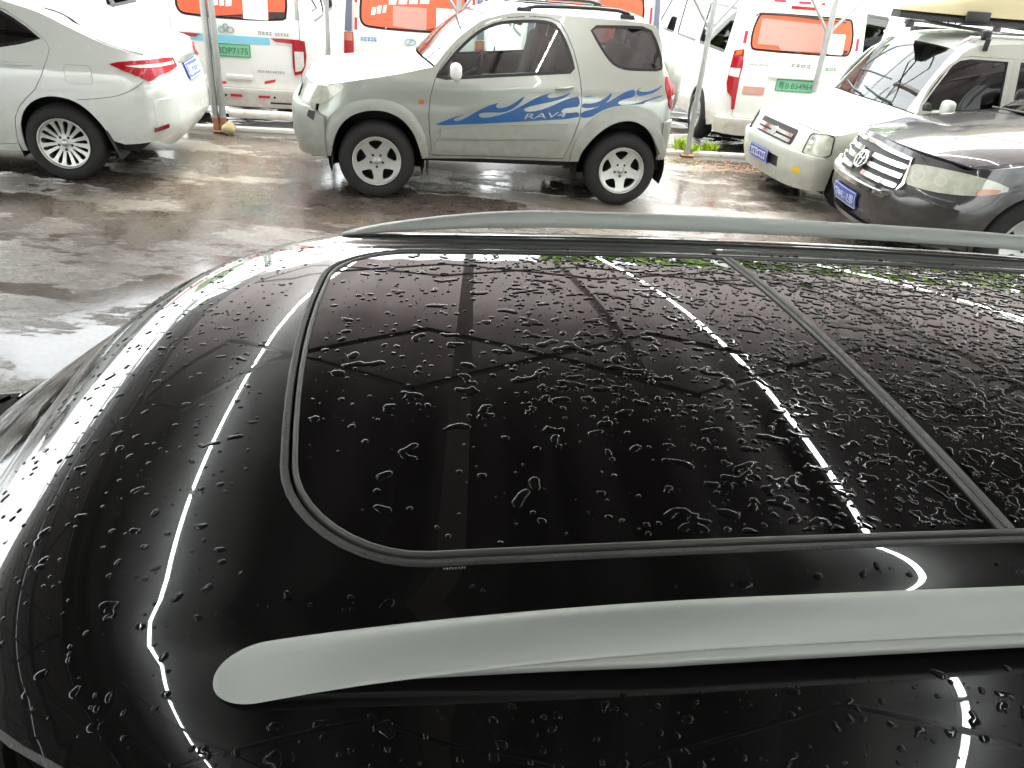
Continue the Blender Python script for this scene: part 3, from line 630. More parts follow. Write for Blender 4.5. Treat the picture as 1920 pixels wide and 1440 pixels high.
# flame decals and lettering on the near flank (and its twin)
FA = [(1.229, .668), (1.339, .713), (1.417, .747), (1.526, .783), (1.452, .749), (1.417, .73), (1.434, .713), (1.497, .729), (1.62, .806), (1.69, .844), (1.76, .874), (1.822, .892), (1.793, .871), (1.791, .852), (1.826, .843), (1.889, .857), (1.95, .891), (2.011, .935), (2.053, .964), (2.006, .893), (1.938, .841), (1.86, .808), (1.732, .806), (1.657, .796), (1.638, .776), (1.664, .755), (1.735, .76), (1.829, .788), (1.939, .827), (2.032, .879), (2.108, .925), (2.193, .971), (2.303, 1.001), (2.25, .977), (2.251, .959), (2.284, .953), (2.347, .966), (2.41, .986), (2.469, 1.014), (2.413, .963), (2.35, .941), (2.271, .916), (2.168, .894), (2.073, .866), (2.041, .847), (2.064, .825), (2.173, .838), (2.29, .884), (2.391, .935), (2.477, .968), (2.543, .983), (2.553, .894), (2.487, .884), (2.41, .871), (2.384, .847), (2.402, .831), (2.476, .836), (2.555, .849), (2.557, .793), (2.059, .742), (1.657, .704)]
FB = [(2.571, .848), (2.697, .884), (2.819, .951), (2.907, 1.006), (2.988, 1.048), (3.056, 1.064), (3.059, 1.006), (2.947, .974), (2.903, .949), (2.911, .933), (2.967, .927), (3.072, .946), (3.163, .979), (3.256, 1.013), (3.345, 1.032), (3.257, .999), (3.166, .970), (3.147, .945), (3.051, .935), (2.92, .921), (2.816, .894), (2.726, .848), (2.672, .808), (2.571, .795)]
FC = [(2.573, .924), (2.667, .924), (2.758, .959), (2.852, 1.038), (2.808, .945), (2.73, .899), (2.575, .878)]
FD = [(3.069, 1.064), (3.142, 1.088), (3.089, 1.067), (3.088, 1.049), (3.157, 1.046), (3.24, 1.067), (3.334, 1.119), (3.253, 1.052), (3.17, 1.022), (3.069, 1.01)]
FE = [(2.573, .975), (2.62, .992), (2.70, .990), (2.61, .982)]
for sd in (-1, 1):
    mb = MB()
    for q in (FA, FB, FC, FD, FE): cdt(mb, chaikin(q, 1), lambda u, v, e, f=rav.side(sd): f(u, v, e + .0045), step=.05, depth=.002)
    d = mb.obj('flame_decal', M_bluedecal, rav.root)
    t = MB(); text(t, 'RAV4', lambda u, v, e, f=rav.side(sd): f(u, v + (u - 2.25) * .095 * 1, e + .0062), 2.25, .805, .046, width=.37, shear=.45, flipu=sd > 0); t.obj('model_lettering', M_silver, d)
ff = MB(); cdt(ff, [(-.02 - u, z) for u, z in []] or [(-(.20 - rav.s0), .40), (-(.20 - rav.s0), .92), (-.55, .955), (0, .968), (.55, .955), ((.20 - rav.s0), .92), ((.20 - rav.s0), .40), (.6, .36), (-.6, .36)], rav.front(), step=.07); ff.obj('front_panel', M_silver, rav.root)
fb = MB(); cdt(fb, [(-(.30 - rav.s0), .36), (-(.30 - rav.s0), .70), (-(.15 - rav.s0), .765), (0, .765), ((.15 - rav.s0), .765), ((.30 - rav.s0), .70), ((.30 - rav.s0), .36), (.5, .33), (-.5, .33)], lambda u, v, e: rav.front()(u, v, e + .045), step=.06, depth=.06); fb.obj('front_bumper', M_cladding, rav.root)
gr = MB(); cdt(gr, rrect(-.42, .78, .42, .90, .04), lambda u, v, e: rav.front()(u, v, e + .01), step=.06); gr.obj('grille', M_plastic, rav.root)
fs = MB()
cdt(fs, [(-(.215 - rav.s0), .665), (-(.235 - rav.s0), .74), (-(.17 - rav.s0), .745), (-(.155 - rav.s0), .69)], lambda u, v, e: rav.front()(u, v, e + .049), step=.03, depth=.008)
fs.obj('bumper_vent', M_plastic, rav.root)
rf = MB(); rw = [(-.58, 1.20), (-.52, 1.50), (0, 1.53), (.52, 1.50), (.58, 1.20), (0, 1.17)]
uR = rav.s1 - SR
cdt(rf, [(-uR, .46), (-uR, 1.24), (-uR + .06, 1.575), (0, 1.61), (uR - .06, 1.575), (uR, 1.24), (uR, .46)], rav.rear(), [rw], step=.07); rf.obj('tailgate', M_silver, rav.root)
window(rav, rw, rav.rear(), G_tint, rav.root, name='rear_window')
sp = MB(); prof = [(.001, .20), (.20, .20), (.27, .19), (.325, .15), (.335, .09), (.335, .02), (.20, .0)]
n = 40
sp.add([(rav.L - .03 + h, r * math.cos(2 * math.pi * k / n), 1.005 + r * math.sin(2 * math.pi * k / n)) for r, h in prof for k in range(n)], [(i * n + k, (i + 1) * n + k, (i + 1) * n + (k + 1) % n, i * n + (k + 1) % n) for i in range(len(prof) - 1) for k in range(n)])
sp.obj('spare_wheel_cover', M_silver, rav.root)
core(rav, .16, 3.42, .33, .62, cut=[(.36, 1.14), (2.62, 3.38)]); core(rav, .15, 1.3, .60, .90, W=.62, name='engine_block'); core(rav, 1.2, 3.40, .58, .72, W=.60, name='cabin_floor')
liners(rav, (.74, 3.02), .43, .36)
wheelset(rav, (.74, 3.02), .336, .218, .22, 'five', track=.872)
it = MB(); it.box((1.33, 0, .99), (.30, 1.35, .20), bev=.05); it.obj('dashboard', M_plastic, rav.root)
st = MB(); st.tube([(1.66 + .07 * math.cos(a) * 0 + .05 * math.sin(a), -.33 + .18 * math.cos(a), 1.08 + .17 * math.sin(a)) for a in np.linspace(0, 2 * math.pi, 25)], .014, 8); st.tube([(1.45, -.33, .98), (1.66, -.33, 1.08)], .03, 8); st.obj('steering_wheel', M_plastic, rav.root)
for yy in (-.35, .35):
    s_ = MB(); s_.box((2.02, yy, .86), (.50, .46, .16), bev=.06); s_.box((2.27, yy, 1.12), (.13, .46, .56), ry=math.radians(14), bev=.06); s_.box((2.36, yy, 1.445), (.09, .26, .17), ry=math.radians(10), bev=.045)
    s_.tube([(2.335, yy - .06, 1.33), (2.35, yy - .06, 1.42)], .008, 6).tube([(2.335, yy + .06, 1.33), (2.35, yy + .06, 1.42)], .008, 6); s_.obj('seat', M_seat, rav.root)
s_ = MB(); s_.box((2.90, 0, .90), (.46, 1.1, .14), bev=.06); s_.box((3.10, 0, 1.12), (.13, 1.1, .48), ry=math.radians(14), bev=.06); s_.box((3.16, -.3, 1.41), (.08, .22, .13), bev=.04); s_.box((3.16, .3, 1.41), (.08, .22, .13), bev=.04); s_.obj('rear_bench', M_seatlight, rav.root)
# roof aerial base strips
MB().box((2.35, .15, 1.668), (.9, .03, .012), bev=.005).box((2.35, -.15, 1.668), (.9, .03, .012), bev=.005).obj('roof_strip', M_plastic, rav.root)

# ------------------------------------------------------------------ white saloon
sed = Car('white_saloon', 'white saloon seen from its rear corner, pointed red tail lamp and many-spoked wheel', 'car',
          (-4.12, 6.74), .165, 4.62, .885, .55, .42, nf=2.8, nr=3.0, tz=.95, tk=.42, fl=lambda z: max(0, z - .55) * .45 + max(0, .4 - z) * .4, rl=lambda z: max(0, z - .80) * .34 + max(0, .45 - z) ** 1.2 * 1.2, origin=(3.62, -.86))
sed.stations([(.30, .72, .3, .06, 'F'), (.70, .86, .28, .06), (1.25, .97, .22, .05), (1.30, .985, .22, .05), (1.75, 1.24, .18, .045), (2.10, 1.385, .12, .05),
              (2.45, 1.445, .06, .06), (3.05, 1.452, -.02, .06), (3.36, 1.41, -.06, .055), (3.607, 1.345, -.09, .05), (3.81, 1.262, -.11, .045), (4.029, 1.172, -.12, .045),
              (4.14, 1.135, -.12, .04), (4.28, 1.103, -.13, .035), (4.42, 1.082, -.14, .035), (4.47, 1.065, -.1, .03, 'R')])
full_top(sed, [('hood', M_white, 0, 2, -.985, .985, 0), ('windscreen', G_dark, 3, 5, -.87, .87, -.004), ('roof', M_white, 5, 8, -.99, .99, 0), ('rear_window', G_dark, 8, 11, -.86, .86, -.004), ('boot_lid', M_white, 11, 15, -.96, .96, 0)])
sch = edgechain(sed, [(0, 2), (3, 5), (5, 8), (8, 11), (11, 14)])
sarch_r = [(4.075, .36), (4.028, .455), (3.985, .53), (3.92, .612), (3.845, .675), (3.749, .712), (3.636, .722), (3.53, .697), (3.44, .64), (3.372, .556), (3.333, .45), (3.325, .325), (3.335, .24)]
sarch_f = arch(.92, .375, .24, .33, rev=True)[::-1]
sbody = [(.30, .28)] + [p for p in sch if p[0] > .30] + [(4.46, 1.068), (4.46, .36), (4.16, .335)] + chaikin(sarch_r, 1, False) + [(3.2, .235), (1.33, .225)] + sarch_f + [(.5, .26)]
sdoor = [(3.27, .30), (3.31, .525), (3.371, .629), (3.438, .694), (3.521, .767), (3.60, .89), (3.655, 1.01), (3.672, 1.085), (3.655, 1.125), (3.625, 1.165), (3.50, 1.255), (3.35, 1.345), (3.20, 1.392), (3.0, 1.413), (2.45, 1.408), (2.40, 1.2), (2.40, .28)]
swin = [(3.61, 1.155), (3.50, 1.235), (3.40, 1.298), (3.29, 1.352), (3.15, 1.382), (3.0, 1.395), (2.50, 1.392), (2.47, 1.03), (2.9, 1.035), (3.10, 1.052), (3.30, 1.078), (3.45, 1.108)]
sdf = [(2.36, .28), (2.36, 1.2), (2.40, 1.408), (2.15, 1.372), (1.85, 1.25), (1.45, 1.03), (1.33, .95), (1.33, .50), (1.40, .28)]
swf = [(2.33, 1.03), (2.355, 1.388), (2.16, 1.352), (1.88, 1.235), (1.52, 1.035), (1.6, 1.01)]
for sd in (-1, 1):
    mb = MB(); cdt(mb, sbody, sed.side(sd), [offpoly(sdoor, .005), offpoly(sdf, .005)], step=.06)
    if sd < 0: pillars(sed, mb, 3, 5, .87); pillars(sed, mb, 8, 11, .86)
    mb.obj('body_side', M_white, sed.root)
    for dd, ww in ((sdoor, swin), (sdf, swf)):
        mb = MB(); cdt(mb, dd, sed.side(sd), [offpoly(ww, .004)], step=.055); d = mb.obj('door', M_white, sed.root); window(sed, ww, sed.side(sd), G_dark, d, fw=.02)
        door_handle(d, sed.side(sd), ww[0][0] - .18, .965, .23, M_white)
    ta = MB(); cdt(ta, chaikin([(4.143, .999), (4.211, 1.021), (4.325, 1.036), (4.50, 1.042), (4.66, 1.035), (4.72, 1.015), (4.714, .944), (4.576, .915), (4.447, .871), (4.32, .93)], 1)
                   if False else [(4.143, .999), (4.211, 1.018), (4.325, 1.030), (4.50, 1.034), (4.72, 1.034), (4.92, 1.018), (4.93, .945), (4.72, .922), (4.576, .908), (4.455, .868), (4.32, .93)], lambda u, v, e, f=sed.side(sd): f(u, v, e + .012), step=.04, depth=.03); to = ta.obj('tail_lamp', M_red, sed.root)
    tc_ = MB(); cdt(tc_, [(4.27, .992), (4.40, 1.0), (4.88, .995), (4.88, .972), (4.40, .976)], lambda u, v, e, f=sed.side(sd): f(u, v, e + .015), step=.04, depth=.004); tc_.obj('clear_strip', M_clearlamp, to)
    for q, nm, m_ in ((rrect(3.785, .83, 3.995, .975, .03), 'fuel_flap', M_white), ([(4.426, .487), (4.56, .512), (4.56, .479), (4.421, .452)], 'bumper_reflector', mat('dark red lamp', (.16, .008, .012), .15))):
        mb = MB(); cdt(mb, q, lambda u, v, e, f=sed.side(sd), k_=(.003 if nm == 'fuel_flap' else .026): f(u, v, e + k_), step=.04, depth=.005); mb.obj(nm, m_, sed.root)
    ln = MB(); pl = chaikin([(3.84, .700), (3.95, .712), (4.06, .726), (4.175, .749), (4.281, .789), (4.40, .868)], 2, False); ln.tube([sed.P(a, b, sd, .0005) for a, b in pl], .0022, 5); ln.obj('bumper_joint', M_trim, sed.root)
    fr = MB(); q = rrect(3.785, .83, 3.995, .975, .03); fr.tube([sed.P(a, b, sd, .001) for a, b in q + q[:1]], .002, 4, cap=False); fr.obj('flap_joint', M_trim, sed.root)
    mr_ = MB(); mr_.box((1.62, sd * 1.0, 1.02), (.12, .18, .13), bev=.05); mr_.obj('wing_mirror', M_white, sed.root)
    MB().box((4.075, sd * .765, .33), (.02, .22, .26), ry=-.35).obj('mud_flap', M_plastic, sed.root)
    hl = MB(); cdt(hl, [(-.15, .62), (-.1, .70), (.45, .80), (.6, .80), (.3, .66)], lambda u, v, e, f=sed.side(sd): f(u, v, e + .01), step=.05); hl.obj('headlamp', M_headlamp, sed.root)
uF = .30 - sed.s0; uB = sed.s1 - 4.46
mb = MB(); cdt(mb, [(-uF, .28), (-uF, .72), (0, .78), (uF, .72), (uF, .28), (0, .24)], sed.front(), step=.08); mb.obj('front_bumper', M_white, sed.root)
mb = MB(); cdt(mb, [(-uB, .36), (-uB, .72), (uB, .72), (uB, .36), (.55, .27), (-.55, .27)], lambda u, v, e: sed.rear()(u, v, e + .003 + .014 * min(1, max(0, (uB - abs(u)) / .3))), step=.07, depth=.03); mb.obj('rear_bumper', M_white, sed.root)
mb = MB(); cdt(mb, [(-uB, .70), (-uB, 1.068), (0, 1.095), (uB, 1.068), (uB, .70)], sed.rear(), step=.07); mb.obj('boot_panel', M_white, sed.root)
mb = MB(); cdt(mb, rrect(-.30, .965, .30, 1.0, .01), lambda u, v, e: sed.rear()(u, v, e + .02), step=.06, depth=.03); mb.obj('boot_trim', M_chrome, sed.root)
plate(sed.root, sed.rear(), 0, .88, .44, .14, '', M_blueplate, M_platetext, e=.02)
core(sed, .2, 4.25, .26, .66, cut=[(.52, 1.32), (3.24, 4.04)]); core(sed, .6, 4.3, .62, .90, W=.6, name='cabin_floor'); liners(sed, (.92, 3.68), .40, .33)
wheelset(sed, (.92, 3.66), .322, .216, .21, 'multi', track=.872)
for xx in (2.35, 3.3): MB().box((xx, 0, 1.05), (.16, 1.2, .5), ry=.25, bev=.06).obj('seat_row', M_seat, sed.root)

# ------------------------------------------------------------------ white boxy wagon with a roof box
fw = Car('white_boxy_wagon', 'small boxy white wagon facing the yard with a cream roof box strapped on its rack', 'car',
         (2.51, 8.47), .21, 3.45, .775, .34, .2, nf=3.4, nr=4, tz=1.0, tk=.22, fl=lambda z: max(0, z - .55) * .36 + max(0, .36 - z) * .3, rl=lambda z: max(0, z - 1.0) * .12)
fw.stations([(.26, .745, .2, .035, 'F'), (.50, .815, .20, .05), (.80, .905, .19, .05), (1.02, .975, .17, .04), (1.03, .985, .17, .04), (1.16, 1.20, .14, .04), (1.33, 1.44, .11, .04), (1.42, 1.54, .10, .04),
             (1.60, 1.60, .06, .05), (2.0, 1.635, .0, .06), (2.9, 1.64, 0, .06), (3.30, 1.61, 0, .05, 'R')])
full_top(fw, [('hood', M_cream, 0, 3, -.98, .98, 0), ('windscreen', G_ws, 4, 7, -.87, .87, -.004), ('roof', M_cream, 7, 11, -.99, .99, 0)])
fch = edgechain(fw, [(0, 3), (4, 7), (7, 10)])
fa_f = arch(.62, .335, .22, .29)[::-1]; fa_r = arch(2.95, .335, .22, .29)[::-1]
fbody = [(.26, .22)] + [p for p in fch if p[0] > .26] + [(3.29, 1.615), (3.29, .30)] + fa_r + [(2.55, .21), (1.0, .21)] + fa_f
fwin = [(1.085, 1.02), (1.085, 1.085), (1.14, 1.20), (1.22, 1.318), (1.30, 1.40), (1.40, 1.465), (1.51, 1.484), (1.93, 1.484), (1.94, 1.07), (1.72, 1.03), (1.30, 1.01)]
fwin2 = [(2.08, 1.06), (2.07, 1.484), (2.62, 1.484), (2.68, 1.40), (2.70, 1.08)]
fwin3 = [(2.80, 1.09), (2.78, 1.47), (3.12, 1.46), (3.18, 1.12)]
fd1 = [(1.04, .27), (1.03, .95), (1.06, 1.09), (1.11, 1.215), (1.19, 1.33), (1.28, 1.425), (1.38, 1.49), (1.50, 1.51), (1.99, 1.51), (2.0, 1.0), (2.0, .27)]
fd2 = [(2.02, .27), (2.02, 1.0), (2.02, 1.51), (2.66, 1.51), (2.74, 1.40), (2.74, .80), (2.62, .62), (2.58, .27)]
for sd in (-1, 1):
    mb = MB(); cdt(mb, fbody, fw.side(sd), [offpoly(fd1, .004), offpoly(fd2, .004), offpoly(fwin3, .004)], step=.06)
    if sd < 0: pillars(fw, mb, 4, 7, .87)
    mb.obj('body_side', M_cream, fw.root)
    for dd, ww in ((fd1, fwin), (fd2, fwin2)):
        mb = MB(); cdt(mb, dd, fw.side(sd), [offpoly(ww, .004)], step=.055); d = mb.obj('door', M_cream, fw.root); window(fw, ww, fw.side(sd), G_dark, d, fw=.018)
        door_handle(d, fw.side(sd), dd[-2][0] - .16, .90, .16, M_plastic)
    window(fw, fwin3, fw.side(sd), G_dark, fw.root, name='quarter_window')
    hl = MB(); cdt(hl, rrect(.02, .545, .30, .735, .03), lambda u, v, e, f=fw.side(sd): f(u - .06, v + (u - .16) * .06, e + .012), step=.04, depth=.03); h_ = hl.obj('headlamp', M_headlamp, fw.root)
    li = MB(); q = rrect(.02, .545, .30, .735, .03); li.tube([fw.P(u - .06, v + (u - .16) * .06, sd, .012) for u, v in q + q[:1]], .007, 6, cap=False); li.obj('lamp_seal', M_plastic, h_)
    for uu, vv, rr in ((.07, .67, .035), (.07, .60, .028)):
        li = MB(); li.add([fw.P(uu - .06 + rr * math.cos(a), vv + rr * math.sin(a), sd, .018) for a in np.linspace(0, 2 * math.pi, 17)[:-1]], [tuple(range(16)) if sd > 0 else tuple(range(15, -1, -1))], False); li.obj('reflector', M_chrome, h_)
    mb = MB(); cdt(mb, rrect(-.08, .345, .01, .405, .012), lambda u, v, e, f=fw.side(sd): f(u + .0, v, e + .046), step=.04, depth=.01); mb.obj('fog_lamp', mat('yellow fog lamp', (.80, .50, .02), .2, coat=1, var=.15, scale=80), fw.root)
    mr_ = MB(); mr_.box((1.24, sd * .90, 1.06), (.10, .15, .165), bev=.045); mr_.tube([(1.2, sd * .77, 1.0), (1.2, sd * .88, 1.02)], .03, 8); mr_.obj('wing_mirror', M_cream, fw.root)
    ra = MB(); ra.tube([(1.35, sd * .60, 1.595), (1.45, sd * .60, 1.655), (1.7, sd * .60, 1.69), (2.9, sd * .60, 1.70), (3.1, sd * .60, 1.65)], [.012, .016, .018, .018, .012], 10)
    for xx in (1.5, 2.2, 2.95): ra.box((xx, sd * .60, 1.655), (.07, .035, .06), bev=.01)
    ra.obj('roof_rail', M_framep, fw.root)
    wi = MB(); hw_ = fw.top(4, 7); wi.tube([hw_(.02, sd * .28 - .34, .02), hw_(.05, sd * .28 - .1, .022), hw_(.13, sd * .28 + .28, .014)], .009, 6); wi.obj('wiper', M_plastic, fw.root)
uF = .26 - fw.s0; uB = fw.s1 - 3.29; F_ = fw.front()
mb = MB(); cdt(mb, [(-uF, .48), (-uF, .745), (0, .775), (uF, .745), (uF, .48)], F_, step=.06); mb.obj('front_panel', M_cream, fw.root)
mb = MB(); uW = uF + .02
def fbm(u, v, e): return F_(u, v, e + .045 + .012 * math.exp(-((v - .50) / .03) ** 2))
op = [rrect(-.30, .315, .24, .43, .02)]
cdt(mb, [(-uW, .21), (-uW, .50), (-uW + .1, .54), (0, .54), (uW - .1, .54), (uW, .50), (uW, .21), (.4, .185), (-.4, .185)], fbm, op, step=.05, depth=.06); mb.obj('front_bumper', M_cream, fw.root)
mb = MB(); cdt(mb, rrect(-.33, .30, .27, .45, .02), lambda u, v, e: F_(u, v, e + .022), step=.06); mb.obj('intake_mesh', M_plastic, fw.root)
for k, zz in enumerate((.605, .655)):
    mb = MB(); cdt(mb, rrect(-.36, zz - .02, .36, zz + .012, .01), lambda u, v, e: F_(u, v, e + .016), step=.06, depth=.012); mb.obj('grille_bar', M_chrome, fw.root)
mb = MB(); cdt(mb, rrect(-.39, .565, .39, .715, .03), lambda u, v, e: F_(u, v, e + .003), step=.06, depth=.01); mb.obj('grille', M_plastic, fw.root)
mb = MB(); q = [(.055 * math.cos(a), .632 + .045 * math.sin(a)) for a in np.linspace(0, 2 * math.pi, 21)[:-1]]; cdt(mb, q, lambda u, v, e: F_(u, v, e + .026), step=.03, depth=.02); mb.obj('emblem', M_chrome, fw.root)
plate(fw.root, F_, .10, .375, .42, .14, '', M_blueplate, M_platetext, e=.066)
mb = MB(); cdt(mb, [(-uB, .30), (-uB, 1.615), (0, 1.66), (uB, 1.615), (uB, .30)], fw.rear(), step=.09); mb.obj('tailgate', M_cream, fw.root)
core(fw, .12, 3.3, .2, .62, W=.66, cut=[(.28, .96), (2.6, 3.3)]); core(fw, 1.05, 3.2, .6, .88, W=.6, name='cabin_floor'); liners(fw, (.62, 2.95), .35, .29)
wheelset(fw, (.62, 2.95), .285, .17, .165, 'steel', track=.765)
for xx in (1.75, 2.6): MB().box((xx, 0, 1.1), (.16, 1.1, .55), ry=.2, bev=.06).obj('seat_row', M_seat, fw.root)
MB().box((1.36, 0, .96), (.26, 1.2, .1), bev=.03).obj('dashboard', M_seatlight, fw.root)
rk = empty('roof_rack', (1.0, 0, 0), 0, fw.root)
for xx in (.62, 1.70): q = MB(); q.tube([(xx, -.62, 1.735), (xx, .62, 1.735)], .016, 8); q.box((xx, -.60, 1.70), (.10, .07, .09), bev=.02).box((xx, .60, 1.70), (.10, .07, .09), bev=.02).box((xx, -.66, 1.62), (.05, .02, .11), bev=.006); q.obj('crossbar', M_plastic, rk)
# roof box
bx = empty('roof_cargo_box', (fw.root.location.x, fw.root.location.y, 0), .21); tag(bx, 'cream hard-shell cargo box with a black base strapped on the roof of the boxy wagon', 'cargo box')
def boxshell(z0, z1, x0, x1, hw, name, m, topf, parent):
    mb = MB(); nx_, na = 26, 20; vs = []
    for i in range(nx_ + 1):
        t = i / nx_; x = x0 + (x1 - x0) * t; k = min(1, (math.sin(min(1, t / .40) * math.pi / 2)) ** .7) * min(1, (math.sin(min(1, (1 - t) / .12 + .02) * math.pi / 2)) ** .5); wv = hw * max(.12, k) ** .8; h = (z1 - z0) * max(.06, topf(t))
        for j in range(na + 1):
            a = math.pi * j / na; vs.append((x, -wv * math.copysign(abs(math.cos(a)) ** .6, math.cos(a)), z0 + h * math.sin(a) ** .55))
    mb.add(vs, [(i * (na + 1) + j, i * (na + 1) + j + 1, (i + 1) * (na + 1) + j + 1, (i + 1) * (na + 1) + j) for i in range(nx_) for j in range(na)])
    n_ = na + 1; mb.add(vs[:n_], [tuple(range(n_))], False); mb.add(vs[-n_:], [tuple(reversed(range(n_)))], False)
    mb.add([v for i in range(nx_ + 1) for v in (vs[i * n_], vs[i * n_ + na])], [(2 * i, 2 * i + 2, 2 * i + 3, 2 * i + 1) for i in range(nx_)], False)
    return mb.obj(name, m, parent)
boxshell(1.775, 1.86, 1.02, 3.05, .40, 'base', M_plastic, lambda t: 1, bx)
boxshell(1.845, 2.24, 1.00, 3.07, .415, 'lid', M_box, lambda t: min(1, .12 + 1.15 * (math.sin(min(1, t / .62) * math.pi / 2)) ** 1.3) * (1 - .25 * max(0, t - .75)), bx)
for xx in (1.62, 2.70): MB().box((xx, -.42, 1.845), (.26, .03, .09), bev=.015).obj('latch', M_plastic, bx)

# ------------------------------------------------------------------ dark grey off-roader, nose only in view
dg = Car('dark_grey_off_roader', 'dirty dark grey off-roader with a chrome three-bar grille and long clear headlamp', 'car',
         (2.80, 6.80), .06, 4.78, .95, .78, .45, nf=2.35, nr=3.2, tz=1.05, tk=.40, fl=lambda z: max(0, z - .62) * .42 + max(0, .45 - z) * .35, rl=lambda z: max(0, z - 1.0) * .4)
dg.stations([(.48, .905, .3, .045, 'F'), (.85, .985, .30, .065), (1.25, 1.055, .26, .07), (1.62, 1.115, .25, .05), (1.63, 1.13, .25, .05), (1.95, 1.36, .2, .05), (2.35, 1.58, .16, .05),
             (2.6, 1.66, .1, .06), (3.2, 1.69, .02, .07), (4.2, 1.66, -.03, .07), (4.55, 1.60, 0, .05, 'R')])
full_top(dg, [('hood', M_grey, 0, 3, -.955, .955, 0), ('windscreen', G_ws, 4, 6, -.88, .88, -.004), ('roof', M_grey, 6, 10, -.99, .99, 0)])
gch = edgechain(dg, [(0, 3), (4, 6), (6, 9)])
ga_f = arch(1.06, .41, .28, .37)[::-1]; ga_r = arch(3.75, .43, .28, .37)[::-1]
gbody = [(.40, .30), (.40, .885)] + [p for p in gch if p[0] > .42] + [(4.52, 1.61), (4.52, .35)] + ga_r + [(3.2, .28), (1.5, .28)] + ga_f
gd1 = [(1.55, .36), (1.52, .9), (1.60, 1.10), (1.95, 1.33), (2.3, 1.53), (2.62, 1.6), (2.66, 1.0), (2.64, .36)]; gw1 = [(1.72, 1.13), (1.97, 1.29), (2.3, 1.49), (2.59, 1.565), (2.62, 1.16)]
gd2 = [(2.67, .36), (2.69, 1.0), (2.65, 1.6), (3.45, 1.6), (3.5, 1.0), (3.3, .7), (3.28, .36)]; gw2 = [(2.72, 1.165), (2.70, 1.565), (3.40, 1.565), (3.44, 1.19)]
gw3 = [(3.58, 1.2), (3.54, 1.55), (4.2, 1.50), (4.3, 1.25)]
for sd in (-1, 1):
    mb = MB(); cdt(mb, gbody, dg.side(sd), [offpoly(gd1, .004), offpoly(gd2, .004), offpoly(gw3, .004)], step=.065)
    if sd < 0: pillars(dg, mb, 4, 6, .88)
    h_ = dg.top(0, 3); gridp(mb, h_, 0, 1, 14, *((-1, -.96) if sd < 0 else (.96, 1)), 2, .02)
    mb.obj('body_side', M_grey, dg.root)
    for dd, ww in ((gd1, gw1), (gd2, gw2)):
        mb = MB(); cdt(mb, dd, dg.side(sd), [offpoly(ww, .004)], step=.06); d = mb.obj('door', M_grey, dg.root); window(dg, ww, dg.side(sd), G_dark, d, fw=.02); door_handle(d, dg.side(sd), dd[-2][0] - .2, 1.0, .2, M_chrome)
    window(dg, gw3, dg.side(sd), G_dark, dg.root, name='quarter_window')
    hl = MB(); lo = chaikin([(-.06, .705), (-.08, .845), (.10, .865), (.40, .868), (.60, .852), (.76, .80), (.62, .745), (.46, .715), (.2, .695)], 1)
    cdt(hl, lo, lambda u, v, e, f=dg.side(sd): f(u, v, e + .012), step=.04, depth=.03); ho = hl.obj('headlamp', M_headlamp, dg.root)
    li = MB(); cdt(li, chaikin([(.50, .735), (.54, .775), (.62, .79), (.69, .785), (.62, .75), (.56, .732)], 1), lambda u, v, e, f=dg.side(sd): f(u, v, e + .015), step=.04, depth=.004); li.obj('indicator', M_amber, ho)
    for uu, vv, rr in ((.05, .78, .05), (.24, .785, .04)):
        li = MB(); li.lathe([(.001, 0)], (0, 0, 0), 3) if False else None
        cdt(li, [(uu + rr * 1.2 * math.cos(a), vv + rr * math.sin(a)) for a in np.linspace(0, 2 * math.pi, 21)[:-1]], lambda u, v, e, f=dg.side(sd): f(u, v, e + .015), [[(uu + rr * .75 * 1.2 * math.cos(a), vv + rr * .75 * math.sin(a)) for a in np.linspace(0, 2 * math.pi, 21)[:-1]]], step=.03, depth=.004, grid=False); li.obj('lamp_ring', M_clearlamp, ho)
    mr_ = MB(); mr_.box((1.95, sd * 1.08, 1.2), (.13, .22, .17), bev=.06); mr_.obj('wing_mirror', M_grey, dg.root)
    rr_ = MB(); rr_.tube([(2.5, sd * .62, 1.72), (2.65, sd * .62, 1.775), (4.1, sd * .62, 1.76), (4.25, sd * .62, 1.69)], .018, 8); rr_.obj('roof_rail', M_rail, dg.root)
    wi = MB(); yy = sd * .25; wi.tube([(1.36, yy + .35, 1.165), (1.40, yy, 1.185), (1.46, yy - .40, 1.205)], .009, 6); wi.obj('wiper', M_plastic, dg.root)
    cw = MB(); cw.box((1.55, sd * .66, 1.135), (.20, .20, .02), ry=-.3, bev=.006); cw.obj('cowl_corner', M_plastic, dg.root)
uF = .40 - dg.s0; uB = dg.s1 - 4.52; F_ = dg.front()
mb = MB(); cdt(mb, [(-uF, .56), (-uF, .885), (-uF + .12, .905), (-.4, .935), (0, .945), (.4, .935), (uF - .12, .905), (uF, .885), (uF, .56)], F_, step=.07); mb.obj('front_panel', M_grey, dg.root)
mb = MB(); cdt(mb, [(-uF - .04, .30), (-uF - .04, .60), (-.62, .66), (-.45, .605), (.45, .605), (.62, .66), (uF + .04, .60), (uF + .04, .30), (.5, .24), (-.5, .24)], lambda u, v, e: F_(u, v, e + .04 + .02 * math.exp(-((v - .60) / .04) ** 2)), [rrect(-.42, .28, .42, .38, .03)], step=.06, depth=.06); mb.obj('front_bumper', M_grey, dg.root)
mb = MB(); cdt(mb, [(-.56, .615), (-.60, .70), (-.56, .875), (0, .895), (.56, .875), (.60, .70), (.56, .615)], lambda u, v, e: F_(u, v, e + .004), step=.08, depth=.01); go = mb.obj('grille', M_plastic, dg.root)
go_ = [(-.55, .625), (-.585, .70), (-.545, .87), (0, .888), (.545, .87), (.585, .70), (.55, .625)]
